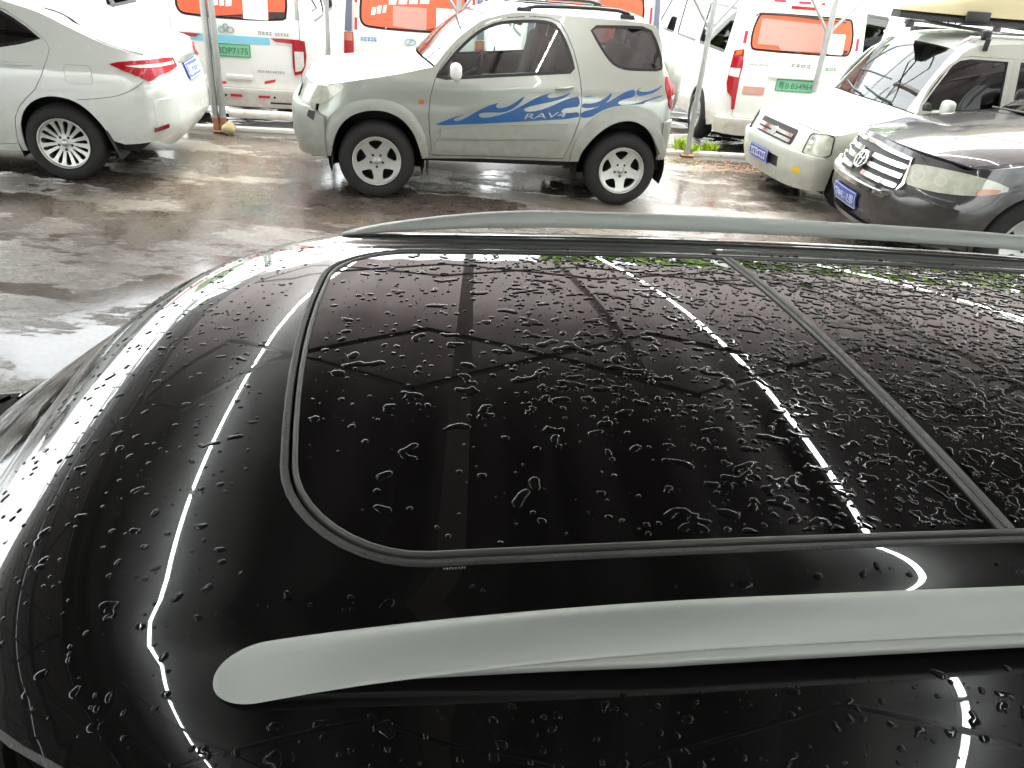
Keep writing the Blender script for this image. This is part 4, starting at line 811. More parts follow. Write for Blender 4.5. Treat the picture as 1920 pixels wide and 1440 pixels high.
mb = MB(); cdt(mb, offpoly(go_, .022), lambda u, v, e: F_(u, v, e + .026), [offpoly(go_, -.004)], step=.05, depth=.025, grid=False); mb.obj('grille_frame', M_chrome, go)
for zz in (.67, .745, .815):
    mb = MB()
    for a, b in (((-.55), -.09), (.09, .55)):
        cdt(mb, rrect(a, zz - .018, b, zz + .018, .014), lambda u, v, e: F_(u, v, e + .028), step=.05, depth=.02)
    mb.obj('grille_bar', M_chrome, go)
em = empty('emblem', (0, 0, 0), 0, dg.root)
for (cx_, cz_, a_, b_) in ((0, .755, .092, .066), (0, .755, .034, .060), (0, .783, .070, .024)):
    mb = MB(); mb.tube([F_(cx_ + a_ * math.cos(t), cz_ + b_ * math.sin(t), .045) for t in np.linspace(0, 2 * math.pi, 29)], .008, 6, cap=False); mb.obj('emblem_ring', M_chrome, em)
mb = MB(); cdt(mb, [(.09 * math.cos(a), .755 + .064 * math.sin(a)) for a in np.linspace(0, 2 * math.pi, 25)[:-1]], lambda u, v, e: F_(u, v, e + .036), step=.04, depth=.03); mb.obj('emblem_disc', mat('brushed disc', (.3, .3, .3), .3, metal=1), em)
mb = MB(); cdt(mb, [(-.5, .565), (.5, .565), (.56, .60), (-.56, .60)], lambda u, v, e: F_(u, v, e + .064), step=.06, depth=.012); mb.obj('bumper_brightwork', M_chrome, dg.root)
plate(dg.root, F_, 0, .44, .44, .14, '粤S·184FD', M_blueplate, M_platetext, e=.064)
mb = MB(); cdt(mb, [(-uB, .35), (-uB, 1.61), (0, 1.66), (uB, 1.61), (uB, .35)], dg.rear(), step=.1); mb.obj('tailgate', M_grey, dg.root)
core(dg, .6, 4.5, .26, .7, W=.78, cut=[(.62, 1.50), (3.3, 4.2)]); core(dg, 1.7, 4.3, .68, .93, W=.66, name='cabin_floor'); liners(dg, (1.06, 3.75), .45, .37)
wheelset(dg, (1.06, 3.75), .375, .225, .24, 'five', track=.935)
for xx in (2.4, 3.3): MB().box((xx, 0, 1.2), (.16, 1.3, .55), ry=.2, bev=.06).obj('seat_row', M_seat, dg.root)
MB().box((1.9, 0, 1.08), (.3, 1.4, .1), bev=.03).obj('dashboard', M_seat, dg.root)

# ------------------------------------------------------------------ white delivery vans, seen from behind
def van(label, cx, cy, yaw, kind, W=.86, cat='van', far=False):
    L = 4.7; rz = yaw - math.pi / 2
    c = Car('white_van', label, cat, (cx, cy), rz, L, W, .5, .16, nf=2.8, nr=4.0, tz=1.05, tk=.14, fl=lambda z: max(0, z - .6) * .3, rl=lambda z: max(0, z - 1.15) * .16 + max(0, .42 - z) * .3, origin=(L, 0), group='white delivery vans')
    c.stations([(.3, .90, .2, .05, 'F'), (.7, 1.02, .2, .05), (.72, 1.04, .2, .05), (1.15, 1.50, .14, .05), (1.5, 1.78, .1, .05), (1.9, 1.87, .05, .06), (3.2, 1.90, 0, .06), (4.3, 1.89, 0, .06), (4.60, 1.86, 0, .05, 'R')])
    full_top(c, [('hood', M_vanwhite, 0, 1, -.98, .98, 0), ('windscreen', G_dark, 2, 4, -.88, .88, -.004), ('roof', M_vanwhite, 4, 8, -.995, .995, 0)])
    ch = edgechain(c, [(0, 1), (2, 4), (4, 7)])
    a_f = arch(.95, .36, .24, .32)[::-1]; a_r = arch(3.75, .36, .24, .32)[::-1]
    bo = [(.3, .3)] + [p for p in ch if p[0] > .3] + [(4.585, 1.865), (4.585, .34)] + a_r + [(3.3, .24), (1.4, .24)] + a_f
    w1 = [(1.05, 1.15), (1.5, 1.62), (2.0, 1.66), (2.05, 1.15)]; w2 = rrect(2.2, 1.15, 3.15, 1.66, .06); w3 = rrect(3.28, 1.15, 4.35, 1.66, .06)
    d1 = rrect(2.13, .32, 3.22, 1.76, .06)
    for sd in (-1, 1):
        mb = MB(); cdt(mb, bo, c.side(sd), [offpoly(w1, .004), offpoly(d1, .004), offpoly(w3, .004)], step=.09)
        if sd < 0: pillars(c, mb, 2, 4, .88)
        mb.obj('body_side', M_vanwhite, c.root)
        mb = MB(); cdt(mb, d1, c.side(sd), [offpoly(w2, .004)], step=.09); d = mb.obj('sliding_door', M_vanwhite, c.root); window(c, w2, c.side(sd), G_dark, d, fw=.03)
        window(c, w1, c.side(sd), G_dark, c.root, fw=.03); window(c, w3, c.side(sd), G_dark, c.root, fw=.03)
        MB().box((1.25, sd * 1.0, 1.25), (.1, .16, .26), bev=.04).obj('wing_mirror', M_plastic, c.root)
        hl = MB(); cdt(hl, rrect(0, .68, .3, .86, .03), lambda u, v, e, f=c.side(sd): f(u, v, e + .01), step=.05); hl.obj('headlamp', M_headlamp, c.root)
    uF = .3 - c.s0; uB = c.s1 - 4.585
    mb = MB(); cdt(mb, [(-uF, .3), (-uF, .90), (0, .95), (uF, .90), (uF, .3)], c.front(), step=.1); mb.obj('front_panel', M_vanwhite, c.root)
    R = c.rear()
    gate = rrect(-.70, .45, .70, 1.80, .05)
    win = chaikin([(-.70, 1.30), (-.66, 1.20), (-.56, 1.175), (0, 1.165), (.52, 1.18), (.60, 1.22), (.60, 1.66), (.52, 1.70), (-.58, 1.70), (-.66, 1.66)], 1) if kind != 'lift' else chaikin([(-.655, 1.43), (-.64, 1.25), (-.56, 1.225), (.56, 1.225), (.64, 1.25), (.655, 1.43), (.60, 1.62), (.54, 1.645), (-.54, 1.645), (-.60, 1.62)], 1)
    if kind != 'lift': win = [(u * .94 + .02, v) for u, v in win]
    mb = MB(); cdt(mb, [(-uB, .34), (-uB, 1.865), (0, 1.915), (uB, 1.865), (uB, .34)], R, [offpoly(gate, .006)], step=.09); mb.obj('rear_frame', M_vanwhite, c.root)
    gm = MB(); cdt(gm, gate, R, [offpoly(win, .004)], step=.07); g_ = gm.obj('tailgate', M_vanwhite, c.root)
    window(c, win, R, G_dark, g_, name='rear_window', fw=.012)
    flm = offpoly(win, -.022); ins = MB()
    def clip(x0, x1, z0, z1, poly=None):
        q = [(min(max(u, x0), x1), min(max(v, z0), z1)) for u, v in (poly or flm)]; o_ = []
        for p in q:
            if not o_ or math.hypot(p[0] - o_[-1][0], p[1] - o_[-1][1]) > .004: o_.append(p)
        return o_ if len(o_) > 2 else None
    def sheet(poly, m, name, e=.004, parent=None, fm=None, step=.08):
        mb = MB(); cdt(mb, poly, lambda u, v, q: R(u, v, q + e), step=step, depth=.002); return mb.obj(name, m, parent or g_)
    if kind != 'plain':
        ws = sheet(flm, M_orange, 'window_film', e=-.004)
        if kind == 'crest':
            sheet([(.10, 1.18), (.10, 1.50), (.37, 1.50), (.37, 1.18)], M_whitefilm, 'white_notice', e=.001, parent=g_)
            sheet([(.375, 1.205), (.375, 1.265), (.555, 1.275), (.555, 1.23), (.53, 1.205)], M_plastic, 'film_corner', e=.0, parent=g_); sheet([(-.25, 1.185), (.095, 1.20), (.095, 1.225)], M_plastic, 'film_corner', e=.0, parent=g_)
            t = MB()
            for x0, w_ in ((-.22, .06), (-.15, .055), (-.085, .07)): cdt(t, [(x0, 1.29), (x0 + .012, 1.46), (x0 + w_ + .008, 1.465), (x0 + w_ - .006, 1.30)], lambda u, v, q: R(u, v, q + .001), step=.05, depth=.002)
            t.obj('film_lettering', M_whitefilm, g_)
        elif kind == 'oval':
            sheet([(-.25, 1.215), (-.25, 1.42), (.13, 1.42), (.13, 1.195), (.05, 1.19)], M_pale, 'faded_patch', e=.0, parent=g_)
            sheet([(.24, 1.195), (.24, 1.43), (.48, 1.43), (.48, 1.20)], M_whitefilm, 'white_notice', e=.001, parent=g_); sheet([(.10, 1.193), (.236, 1.205), (.236, 1.225)], M_plastic, 'film_corner', e=.0, parent=g_)
            t = MB()
            for x0, w_, z0, z1 in ((-.50, .055, 1.31, 1.39), (-.435, .05, 1.325, 1.41), (-.37, .045, 1.34, 1.42), (-.30, .09, 1.43, 1.52), (-.19, .10, 1.44, 1.53), (-.07, .10, 1.45, 1.54), (.05, .11, 1.46, 1.55)):
                cdt(t, [(x0, z0), (x0 + .014, z1), (x0 + w_ + .008, z1 + .004), (x0 + w_ - .008, z0 + .006)], lambda u, v, q: R(u, v, q + .001), step=.05, depth=.002)
            t.obj('film_lettering', M_whitefilm, g_)
        elif kind == 'lift':
            sheet([(-.56, 1.30), (-.55, 1.58), (.27, 1.56), (.26, 1.26), (-.25, 1.25), (-.30, 1.30)], M_pale, 'faded_patch', e=.0, parent=g_)
            sheet(rrect(.335, 1.245, .535, 1.47, .02), M_whitefilm, 'white_notice', e=.001, parent=g_); sheet([(.545, 1.25), (.545, 1.30), (.60, 1.30), (.60, 1.27)], M_plastic, 'film_corner', e=.0, parent=g_)
    def strip(u0, v0, u1, v1, m, name='reflector_strip', e=.004, parent=None): return sheet([(u0, v0), (u0, v1), (u1, v1), (u1, v0)], m, name, e=e, parent=parent)
    bp = MB()
    bow = lambda u, v, e: R(u, v, e + .055 + .01 * math.exp(-((v - .42) / .03) ** 2))
    uw = uB + .04
    cdt(bp, [(-uw, .26), (-uw, .42), (-uw + .05, .445), (uw - .05, .445), (uw, .42), (uw, .26), (.6, .235), (-.6, .235)], bow, step=.07, depth=.09); bpo = bp.obj('rear_bumper', M_vanwhite, c.root)
    if kind == 'crest':
        lp = [(.38, .999), (.502, 1.003), (.686, 1.0), (.755, .985), (.765, .84), (.75, .72), (.71, .64), (.625, .615), (.61, .712), (.616, .955), (.439, .962)]
        for s_ in (1, -1):
            q = [(s_ * u, v) for u, v in lp]; lo = sheet(q, M_red, 'tail_lamp', e=.02, step=.05, parent=c.root)
            sheet([(s_ * .635, .655), (s_ * .635, .875), (s_ * .735, .875), (s_ * .735, .72), (s_ * .70, .67)], M_clearlamp, 'clear_lens', e=.024, parent=lo, step=.05)
        strip(-.60, .925, .37, 1.0, M_cyan, 'stripe', e=.006)
        plate(g_, R, -.09, .845, .48, .14, '粤BDP7175', M_greenplate, M_darktext, e=.012)
        em = MB()
        for ux, uz in ((-.145, 1.06), (-.055, 1.06), (-.10, 1.085)): em.tube([R(ux + .038 * math.cos(a) * (1 if uz < 1.07 else .8), uz + .030 * math.sin(a) * (1 if uz < 1.07 else 1.1), .008) for a in np.linspace(0, 2 * math.pi, 17)], .006, 5, cap=False)
        em.obj('emblem', mat('green grey badge', (.32, .42, .38), .4, metal=.4), g_)
        t = MB(); [glyphs(MB(), R, *a_, seed=i_ + 1).obj('badge_lettering', mat('grey lettering', (.22, .26, .24), .5), g_) for i_, a_ in enumerate(((.245, .405, 1.045, .034, 4), (.43, .59, 1.042, .03, 5), (.205, .515, .638, .022, 11)))]; t = MB(); glyphs(t, R, -.60, -.56, .70, .01, 2, seed=3); t.obj('badge_lettering', mat('grey lettering', (.22, .26, .24), .5), g_)
        for a in ((-.24, .478, -.155, .505), (-.11, .348 + 0, .02, .378), (.20, .348, .335, .378)):
            if a[1] < .4: sheet([(a[0], a[1]), (a[0], a[3]), (a[2], a[3]), (a[2], a[1])], M_redtape, 'reflector_strip', e=.062, parent=bpo)
            else: strip(*a, M_redtape)
        sheet([(.275, .50), (.28, .53), (.405, .56), (.40, .53)], M_redtape, 'reflector_strip')
        sheet([(.66, 1.40), (.66, 1.60), (.70, 1.60), (.70, 1.40)], M_redtape, 'reflector_strip', parent=c.root); sheet([(.665, 1.20), (.665, 1.39), (.70, 1.39), (.70, 1.20)], M_galv, 'grey_strip', parent=c.root)
        for ux in (-.165, .385): sheet([(ux + .014 * math.cos(a), .362 + .014 * math.sin(a)) for a in np.linspace(0, 6.28, 11)[:-1]], M_plastic, 'parking_sensor', e=.062, parent=bpo)
        strip(.33, .285, .60, .305, M_plastic, 'bumper_slot', e=.062, parent=bpo)
    elif kind == 'oval':
        for s_ in (1, -1):
            lo = sheet([(s_ * .70, .80), (s_ * .70, 1.12), (s_ * .80, 1.12), (s_ * .81, .83)], M_red, 'tail_lamp', e=.02, parent=c.root)
            sheet([(s_ * .705, 1.03), (s_ * .705, 1.115), (s_ * .795, 1.115), (s_ * .795, 1.03)], M_amber, 'amber_lens', e=.023, parent=lo); sheet([(s_ * .71, .805), (s_ * .71, .86), (s_ * .80, .865), (s_ * .805, .84)], M_clearlamp, 'clear_lens', e=.023, parent=lo)
            sheet([(s_ * .715, 1.13), (s_ * .715, 1.75), (s_ * .79, 1.75), (s_ * .80, 1.13)], mat('blue grey trim', (.12, .13, .18), .4), 'corner_trim', e=.01, parent=c.root)
            sheet([(s_ * .655, 1.15), (s_ * .655, 1.275), (s_ * .685, 1.275), (s_ * .685, 1.15)], M_redtape, 'reflector_strip'); sheet([(s_ * .655, 1.28), (s_ * .655, 1.42), (s_ * .685, 1.42), (s_ * .685, 1.28)], mat('yellow tape', (.75, .62, .35), .5), 'reflector_strip'); sheet([(s_ * .655, 1.425), (s_ * .655, 1.6), (s_ * .685, 1.6), (s_ * .685, 1.425)], M_redtape, 'reflector_strip')
        t = MB(); glyphs(t, R, -.62, -.43, 1.06, .042, 5, seed=4); t.obj('badge_lettering', mat('blue lettering', (.06, .25, .60), .5), g_)
        em = MB(); em.tube([R(-.05 + .06 * math.cos(a), 1.06 + .034 * math.sin(a), .008) for a in np.linspace(0, 6.2832, 25)], .005, 5, cap=False).tube([R(-.075, 1.035, .008), R(-.03, 1.09, .008)], .005, 5); em.obj('emblem', mat('pale blue badge', (.25, .50, .60), .4), g_)
        sheet([(.09 + .009 * math.cos(a), 1.06 + .009 * math.sin(a)) for a in np.linspace(0, 6.28, 9)[:-1]], M_plastic, 'lock_barrel', e=.006)
        st_ = MB()
        for k in range(16):
            a = random.uniform(-.075, .075); b_ = random.uniform(-.04, .02) ; cdt(st_, [(-.095 + a + .012 * random.uniform(.4, 1) * math.cos(t_), .85 + b_ + .010 * math.sin(t_)) for t_ in np.linspace(0, 6.28, 7)[:-1]], lambda u, v, q: R(u, v, q + .005), step=.02, depth=.001, grid=False)
        cdt(st_, [(-.18, .872), (-.03, .895), (-.005, .91), (-.03, .905)], lambda u, v, q: R(u, v, q + .005), step=.03, depth=.001, grid=False); st_.obj('worn_sticker', mat('mauve sticker', (.42, .33, .42), .6), g_)
        plate(g_, R, 0, .62, .48, .14, '', M_greenplate, M_darktext)
    elif kind == 'lift':
        for s_ in (1, -1):
            lo = sheet([(s_ * u, v) for u, v in [(.822, 1.214), (.716, 1.238), (.69, 1.054), (.70, .892), (.695, .70), (.69, .55), (.725, .543), (.755, .69), (.812, .742), (.836, .85), (.831, 1.044)]], M_red, 'tail_lamp', e=.02, parent=c.root, step=.05)
            sheet([(s_ * u, v) for u, v in [(.83, .93), (.715, .92), (.712, 1.02), (.828, 1.02)]], M_clearlamp, 'clear_lens', e=.023, parent=lo); sheet([(s_ * u, v) for u, v in [(.80, 1.16), (.73, 1.18), (.73, 1.225), (.80, 1.21)]], M_amber, 'amber_lens', e=.023, parent=lo)
            sheet([(s_ * .70, 1.30), (s_ * .695, 1.435), (s_ * .735, 1.435), (s_ * .74, 1.30)], M_redtape, 'reflector_strip', parent=c.root)
            sheet([(s_ * u, v) for u, v in [(.36, .735), (.36, .825), (.63, .825), (.63, .735)]], mat('faded reflector', (.55, .30, .24), .4), 'reflector_panel', e=.01)
            sheet([(s_ * .36, .37), (s_ * .36, .405), (s_ * .47, .405), (s_ * .47, .37)], M_redtape, 'reflector_strip', e=.062, parent=bpo)
        plate(g_, R, .02, .865, .50, .14, '粤B·B54964', M_greenplate, M_darktext, e=.008)
        hd = MB(); cdt(hd, rrect(-.35, .95, .35, .995, .015), lambda u, v, q: R(u, v, q + .035), step=.07, depth=.035); hd.obj('plate_hood', M_vanwhite, g_)
        sheet([(-.22, 1.705), (-.22, 1.737), (.13, 1.737), (.13, 1.705)], M_red, 'brake_lamp', e=.02)
        for u0, u1, m_ in ((-.44, -.29, M_redtape), (-.28, -.14, M_whitefilm), (-.13, .02, M_redtape), (.03, .15, M_whitefilm), (.155, .20, M_redtape), (.25, .42, M_whitefilm)): strip(u0, 1.765, u1, 1.79, m_, e=.006)
        t = MB(); glyphs(t, R, -.61, -.37, 1.075, .025, 8, seed=5); glyphs(MB(), R, -.10, .16, 1.095, .036, 4, seed=6).obj('badge_lettering', mat('grey lettering', (.22, .26, .24), .5), g_); t.obj('badge_lettering', mat('grey lettering', (.22, .26, .24), .5), g_)
        t = MB(); glyphs(t, R, .35, .51, 1.08, .034, 3, seed=7); t.obj('badge_lettering', mat('green lettering', (.10, .30, .14), .5), g_)
        wp = MB(); wp.tube([R(-.64, 1.60, .03), R(-.60, 1.635, .035), R(-.1, 1.63, .02), R(.5, 1.60, .02)], .008, 5); wp.obj('rear_wiper', M_plastic, g_)
    else:
        for s_ in (1, -1): sheet([(s_ * .70, .80), (s_ * .70, 1.12), (s_ * .80, 1.12), (s_ * .81, .83)], M_red, 'tail_lamp', e=.02, parent=c.root)
    dh = MB(); dh.box(R(0, .56, .01), (.03, .30, .05), bev=.008); dh.obj('tailgate_handle', M_vanwhite, g_)
    core(c, .2, 4.55, .2, .62, W=.70, cut=[(.6, 1.3), (3.4, 4.1)]); core(c, .9, 4.5, .6, 1.0, W=.62, name='load_floor'); liners(c, (.95, 3.75), .38, .32)
    wheelset(c, (.95, 3.75), .315, .195, .19, 'steel', track=.85)
    return c
VY = .136
van('white van with green DP7175 plate and crest badge behind the twin post', -3.44, 9.38, VY, 'crest')
van('white van with blue lettering and pale oval badge beyond the hood of the silver off-roader', -1.45, 9.64, VY, 'oval')
van('white van mostly hidden behind the roof and windows of the silver off-roader', .62, 9.95, VY, 'oval')
van('white van with green B54964 plate and tall red lamps behind the boxy wagon', 3.15, 10.23, VY, 'lift')
van('white van at the left edge beyond the trunk of the white saloon', -5.75, 9.15, VY, 'crest')
van('white van with a plain dark rear window glimpsed over the boxy wagon windscreen', 5.25, 10.9, VY, 'plain')

# ------------------------------------------------------------------ posts of the canopy
def post(x, y, r, label, h=2.95, twin=False, br=True, zj=1.43, name='canopy_post'):
    e = empty(name, (x, y, 0), K); tag(e, label, 'post', 'steel posts holding up the canopy edge')
    if twin:
        for dx in (-.040, .040): MB().tube([(dx, 0, 0), (dx, 0, h)], .036, 14).obj('post_tube', M_galv, e)
    else: MB().tube([(0, 0, 0), (0, 0, h)], r, 14).obj('post_tube', M_galv, e)
    MB().box((0, 0, .012), (.16, .16, .014), bev=.003).obj('base_plate', M_rust, e)
    if twin: MB().tube([(-.04, -.002, .02), (-.04, -.002, .16)], .038, 12).tube([(.04, -.002, .02), (.04, -.002, .16)], .038, 12).obj('rusted_foot', M_rust, e)
    if br:
        for s_ in (-1, 1):
            MB().tube([(0, 0, zj), (s_ * 1.15, 0, h - .05)], .018, 8).obj('brace', M_galv, e)
        MB().tube([(0, 0, zj - .05), (0, 0, zj + .06)], r + .008, 12).obj('collar', M_galv, e)
    return e
post(-3.60, 9.05, .04, 'twin galvanised post with rusty feet beside the rear of the white saloon', twin=True, br=False)
post(-2.38, 9.33, .026, 'thin grey post between the first two white vans', zj=1.62)
post(-.94, 9.50, .028, 'grey post rising over the windscreen of the silver off-roader', zj=1.40)
post(.52, 9.72, .028, 'grey post behind the roof rail of the silver off-roader', zj=1.55)
post(1.93, 9.85, .033, 'leaning grey post with a wide fork right behind the spare wheel', zj=1.43)
post(3.37, 10.10, .034, 'grey forked post in front of the van with the B54964 plate', zj=1.47)
post(4.85, 10.3, .03, 'grey forked post behind the boxy wagon', zj=1.6)
# concrete lump at the twin post's foot
bm = bmesh.new(); bmesh.ops.create_icosphere(bm, subdivisions=3, radius=.085)
for v in bm.verts: v.co *= 1 + .18 * math.sin(v.co.x * 40 + 1) * math.cos(v.co.y * 35) ; v.co.z *= .8
mb = MB(); bm.verts.index_update(); mb.add([v.co for v in bm.verts], [tuple(v.index for v in f.verts) for f in bm.faces]); bm.free()
o = mb.obj('stone', mat('ochre stone', (.42, .36, .20), .85, var=.25, scale=20, bump=.5)); o.location = (-3.47, 8.97, .06); tag(o, 'round ochre stone at the foot of the twin post', 'stone')

# ------------------------------------------------------------------ canopy overhead (seen in the reflections)
def kk(x, y, z, k=.08): return (x * math.cos(k) - y * math.sin(k), x * math.sin(k) + y * math.cos(k), z)
cv = empty('canopy', (0, 0, 0)); tag(cv, 'steel framed sheet canopy over the parked cars, seen mirrored in the black roof', 'canopy')
def ribbed(x0, x1, y0, y1, z0, z1, pitch, amp, m, name, ragged=False):
    n = int((x1 - x0) / pitch * 6); xs_ = np.linspace(x0, x1, n + 1); mb = MB(); ny2 = 10; vs = []
    for i, x in enumerate(xs_):
        for j in range(ny2 + 1):
            y = y0 + (y1 - y0) * j / ny2
            vs.append(kk(x, y, z0 + (z1 - z0) * j / ny2 + amp * math.sin(2 * math.pi * (x - x0) / pitch)))
    mb.add(vs, [(i * (ny2 + 1) + j, i * (ny2 + 1) + j + 1, (i + 1) * (ny2 + 1) + j + 1, (i + 1) * (ny2 + 1) + j) for i in range(n) for j in range(ny2)])
    vs2 = [(x, y, z + .004) for x, y, z in vs]
    mb.add(vs2, [(i * (ny2 + 1) + j, (i + 1) * (ny2 + 1) + j, (i + 1) * (ny2 + 1) + j + 1, i * (ny2 + 1) + j + 1) for i in range(n) for j in range(ny2)])
    return mb.obj(name, m, cv)
GAP = .028
slits = [-1.11, 1.42, 4.4, 7.4]
YA, YB = -13.0, 9.5  # canopy extended unseen behind the camera and sideways to darken the interior
edges_ = [-2.62, .9, 4.0, 7.4, 10.5, 15]
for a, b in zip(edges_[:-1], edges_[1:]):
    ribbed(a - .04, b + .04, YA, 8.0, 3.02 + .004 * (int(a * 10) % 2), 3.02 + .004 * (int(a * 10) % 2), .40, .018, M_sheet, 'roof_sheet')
# paler higher bay to the left with a zig-zag edge trim
zg = MB(); zz = []
for k in range(70):
    y = YA + (YB - YA) * k / 69; zz.append(kk(-2.64 - (.09 if k % 2 else 0), y, 3.04))
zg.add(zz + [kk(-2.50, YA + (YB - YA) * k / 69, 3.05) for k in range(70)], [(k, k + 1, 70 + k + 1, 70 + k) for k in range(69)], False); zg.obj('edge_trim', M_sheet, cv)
for a, b in ((-6.1, -2.45), (-9.4, -6.1), (-13, -9.4), (-17, -13)): ribbed(a, b, YA, 8.3, 3.35, 3.35, .5, .02, M_sheet2, 'roof_sheet')
for a in (-.02, 2.9, 5.8, 8.8): MB().box((0, 0, 0), (.09, YB - YA, .10)).obj('rafter', M_framep, cv).matrix_world = Matrix.Translation(kk(a, (YA + YB) / 2, 2.93)) @ Matrix.Rotation(.08, 4, 'Z')
for a in (-3.0, -4.6, -6.1, -7.8, -9.5): MB().box((0, 0, 0), (.07, YB - YA, .12)).obj('rafter', M_frame, cv).matrix_world = Matrix.Translation(kk(a, (YA + YB) / 2, 3.24)) @ Matrix.Rotation(.08, 4, 'Z')
for j, y in enumerate(np.arange(YA + .3, YB, 1.55)):
    q = MB(); q.tube([kk(-12.8, y, 3.29), kk(-2.9, y, 3.29)], .03, 6); q.obj('purlin', M_frame, cv)
for y in (-5.8, -2.8, .2, 3.2, 6.2, 9.1):
    for i in range(-4, 18):
        xa = -.22 + i * .62; sgn = 1 if i % 2 == 0 else -1
        if xa < -2.6 or xa > 10: continue
        q = MB(); q.tube([kk(xa, y + sgn * .48, 2.84), kk(xa + .62, y - sgn * .48 * 0, 2.84)], .02, 6); q.tube([kk(xa, y - sgn * .48, 2.84), kk(xa + .62, y, 2.84)], .02, 6) if i % 2 == 0 else q.tube([kk(xa, y, 2.84), kk(xa + .62, y - .48, 2.84)], .02, 6)
        if i % 2: q = MB(); q.tube([kk(xa, y, 2.84), kk(xa + .62, y + .48, 2.84)], .02, 6).tube([kk(xa, y, 2.84), kk(xa + .62, y - .48, 2.84)], .02, 6)
        q.obj('lattice_brace', M_frame, cv)
for k, y in enumerate(np.arange(-1.4, 9.0, 1.3)):
    q = MB()
    for a in (-3.0, -4.6, -6.1, -7.8): q.tube([kk(a, y, 3.2), kk(a - .75, y + .65, 2.75)], .018, 6); q.tube([kk(a - .75, y + .65, 2.75), kk(a - 1.5, y, 3.2)], .018, 6); q.tube([kk(a, y, 3.18), kk(a - 1.5, y + 1.2, 3.18)], .014, 6)
    q.obj('truss', M_frame, cv)
q = MB()
for a in np.arange(-12.5, 10.4, 1.44): q.tube([kk(a, YB - .1, 2.95), kk(a + 1.44, YB - .1, 2.95)], .03, 8)
q.obj('edge_beam', M_frame, cv)
M_tube = bpy.data.materials.new('lit tube'); M_tube.use_nodes = True; nt_ = M_tube.node_tree; b_ = nt_.nodes['Principled BSDF']
no_ = nt_.nodes.new('ShaderNodeTexNoise'); no_.inputs['Scale'].default_value = 3; mr_ = nt_.nodes.new('ShaderNodeMapRange'); mr_.inputs[3].default_value = 13; mr_.inputs[4].default_value = 18
nt_.links.new(no_.outputs[0], mr_.inputs[0]); nt_.links.new(mr_.outputs[0], b_.inputs['Emission Strength']); b_.inputs['Emission Color'].default_value = (.93, 1, .97, 1)
tm = None
for a in slits[:3]:
    for y in np.arange(-3.08, 9.0, 1.26):
        e = empty('tube_light', kk(a, y, 2.90), .08); tag(e, 'lit white tube lamp in the row mirrored ' + {0: 'left of the roof glass', 1: 'across the front roof pane', 2: 'across the rear roof pane'}[slits.index(a)], 'tube lamp', 'tube lamps in one row, ' + {0: 'left', 1: 'middle', 2: 'right'}[slits.index(a)])
        if tm is None:
            tm = MB().tube([(0, .02, 0), (0, 1.23, 0)], .0065, 8).obj('tube', M_tube, e); hm = MB().box((0, .615, .022), (.018, 1.22, .022)).obj('lamp_housing', M_whitefilm, e)
        else:
            for q_ in (tm, hm): c_ = q_.copy(); col.objects.link(c_); c_.parent = e
# rear row of posts behind the photographer
for i, (x, y) in enumerate(((-6.2, -12.8), (-2.5, -12.7), (1.2, -12.5), (4.9, -12.2))):
    e = empty('canopy_post', (x, y, 0), K); tag(e, 'square steel post of the rear canopy row', 'post', 'rear canopy posts'); MB().box((0, 0, 1.47), (.09, .09, 2.94)).obj('post_tube', M_galv, e)

# ------------------------------------------------------------------ green beyond, weeds, leaves
def tree(x, y, h, r, label, seed, dense=3000):
    rg = np.random.default_rng(seed); e = empty('leafy_tree', (x, y, 0)); tag(e, label, 'tree', 'trees beyond the vans')
    MB().tube([(0, 0, 0), (.1, .05, h * .3), (-.05, .1, h * .6), (.1, 0, h * .85)], [.16, .12, .08, .03], 8).tube([(0, 0, h * .35), (r * .5, .3, h * .6)], [.07, .02], 6).tube([(0, 0, h * .4), (-r * .5, -.2, h * .65)], [.07, .02], 6).obj('trunk', M_bark, e)
    mb = MB(); blobs = [(rg.normal(0, r * .45), rg.normal(0, r * .45), h * (.35 + .6 * rg.random()), r * rg.uniform(.3, .55)) for _ in range(14)]
    vs = []; fs = []
    for k in range(dense):
        b = blobs[rg.integers(len(blobs))]; d = rg.normal(size=3); d /= np.linalg.norm(d); p = np.array(b[:3]) + d * b[3] * rg.uniform(.6, 1.05)
        u = rg.normal(size=3); u /= np.linalg.norm(u); v = np.cross(u, rg.normal(size=3)); v /= np.linalg.norm(v); s_ = rg.uniform(.16, .34); n0 = len(vs)
        vs += [p - u * s_, p + v * s_ * .5, p + u * s_, p - v * s_ * .5]; fs.append((n0, n0 + 1, n0 + 2, n0 + 3))
    mb.add(vs, fs, False); mb.obj('crown', M_leaf, e)
for i, (x, y, h, r) in enumerate(((3.2, 25, 7.2, 3.2), (8.5, 26, 8.6, 3.8), (14, 27, 8.0, 3.8), (20, 28, 9, 4), (-16, 30, 5, 2.6), (27, 26, 9.6, 4))):
    tree(x, y, h, r, 'leafy green tree, number of its row, mirrored at the far edge of the black roof glass' if False else ('leafy green tree beyond the ' + ['van hidden by the silver off-roader', 'van with the B54964 plate', 'boxy wagon and its roof box', 'dark grey off-roader, fourth of the row', 'van at the left edge', 'dark grey off-roader, last of the row'][i]), 40 + i)
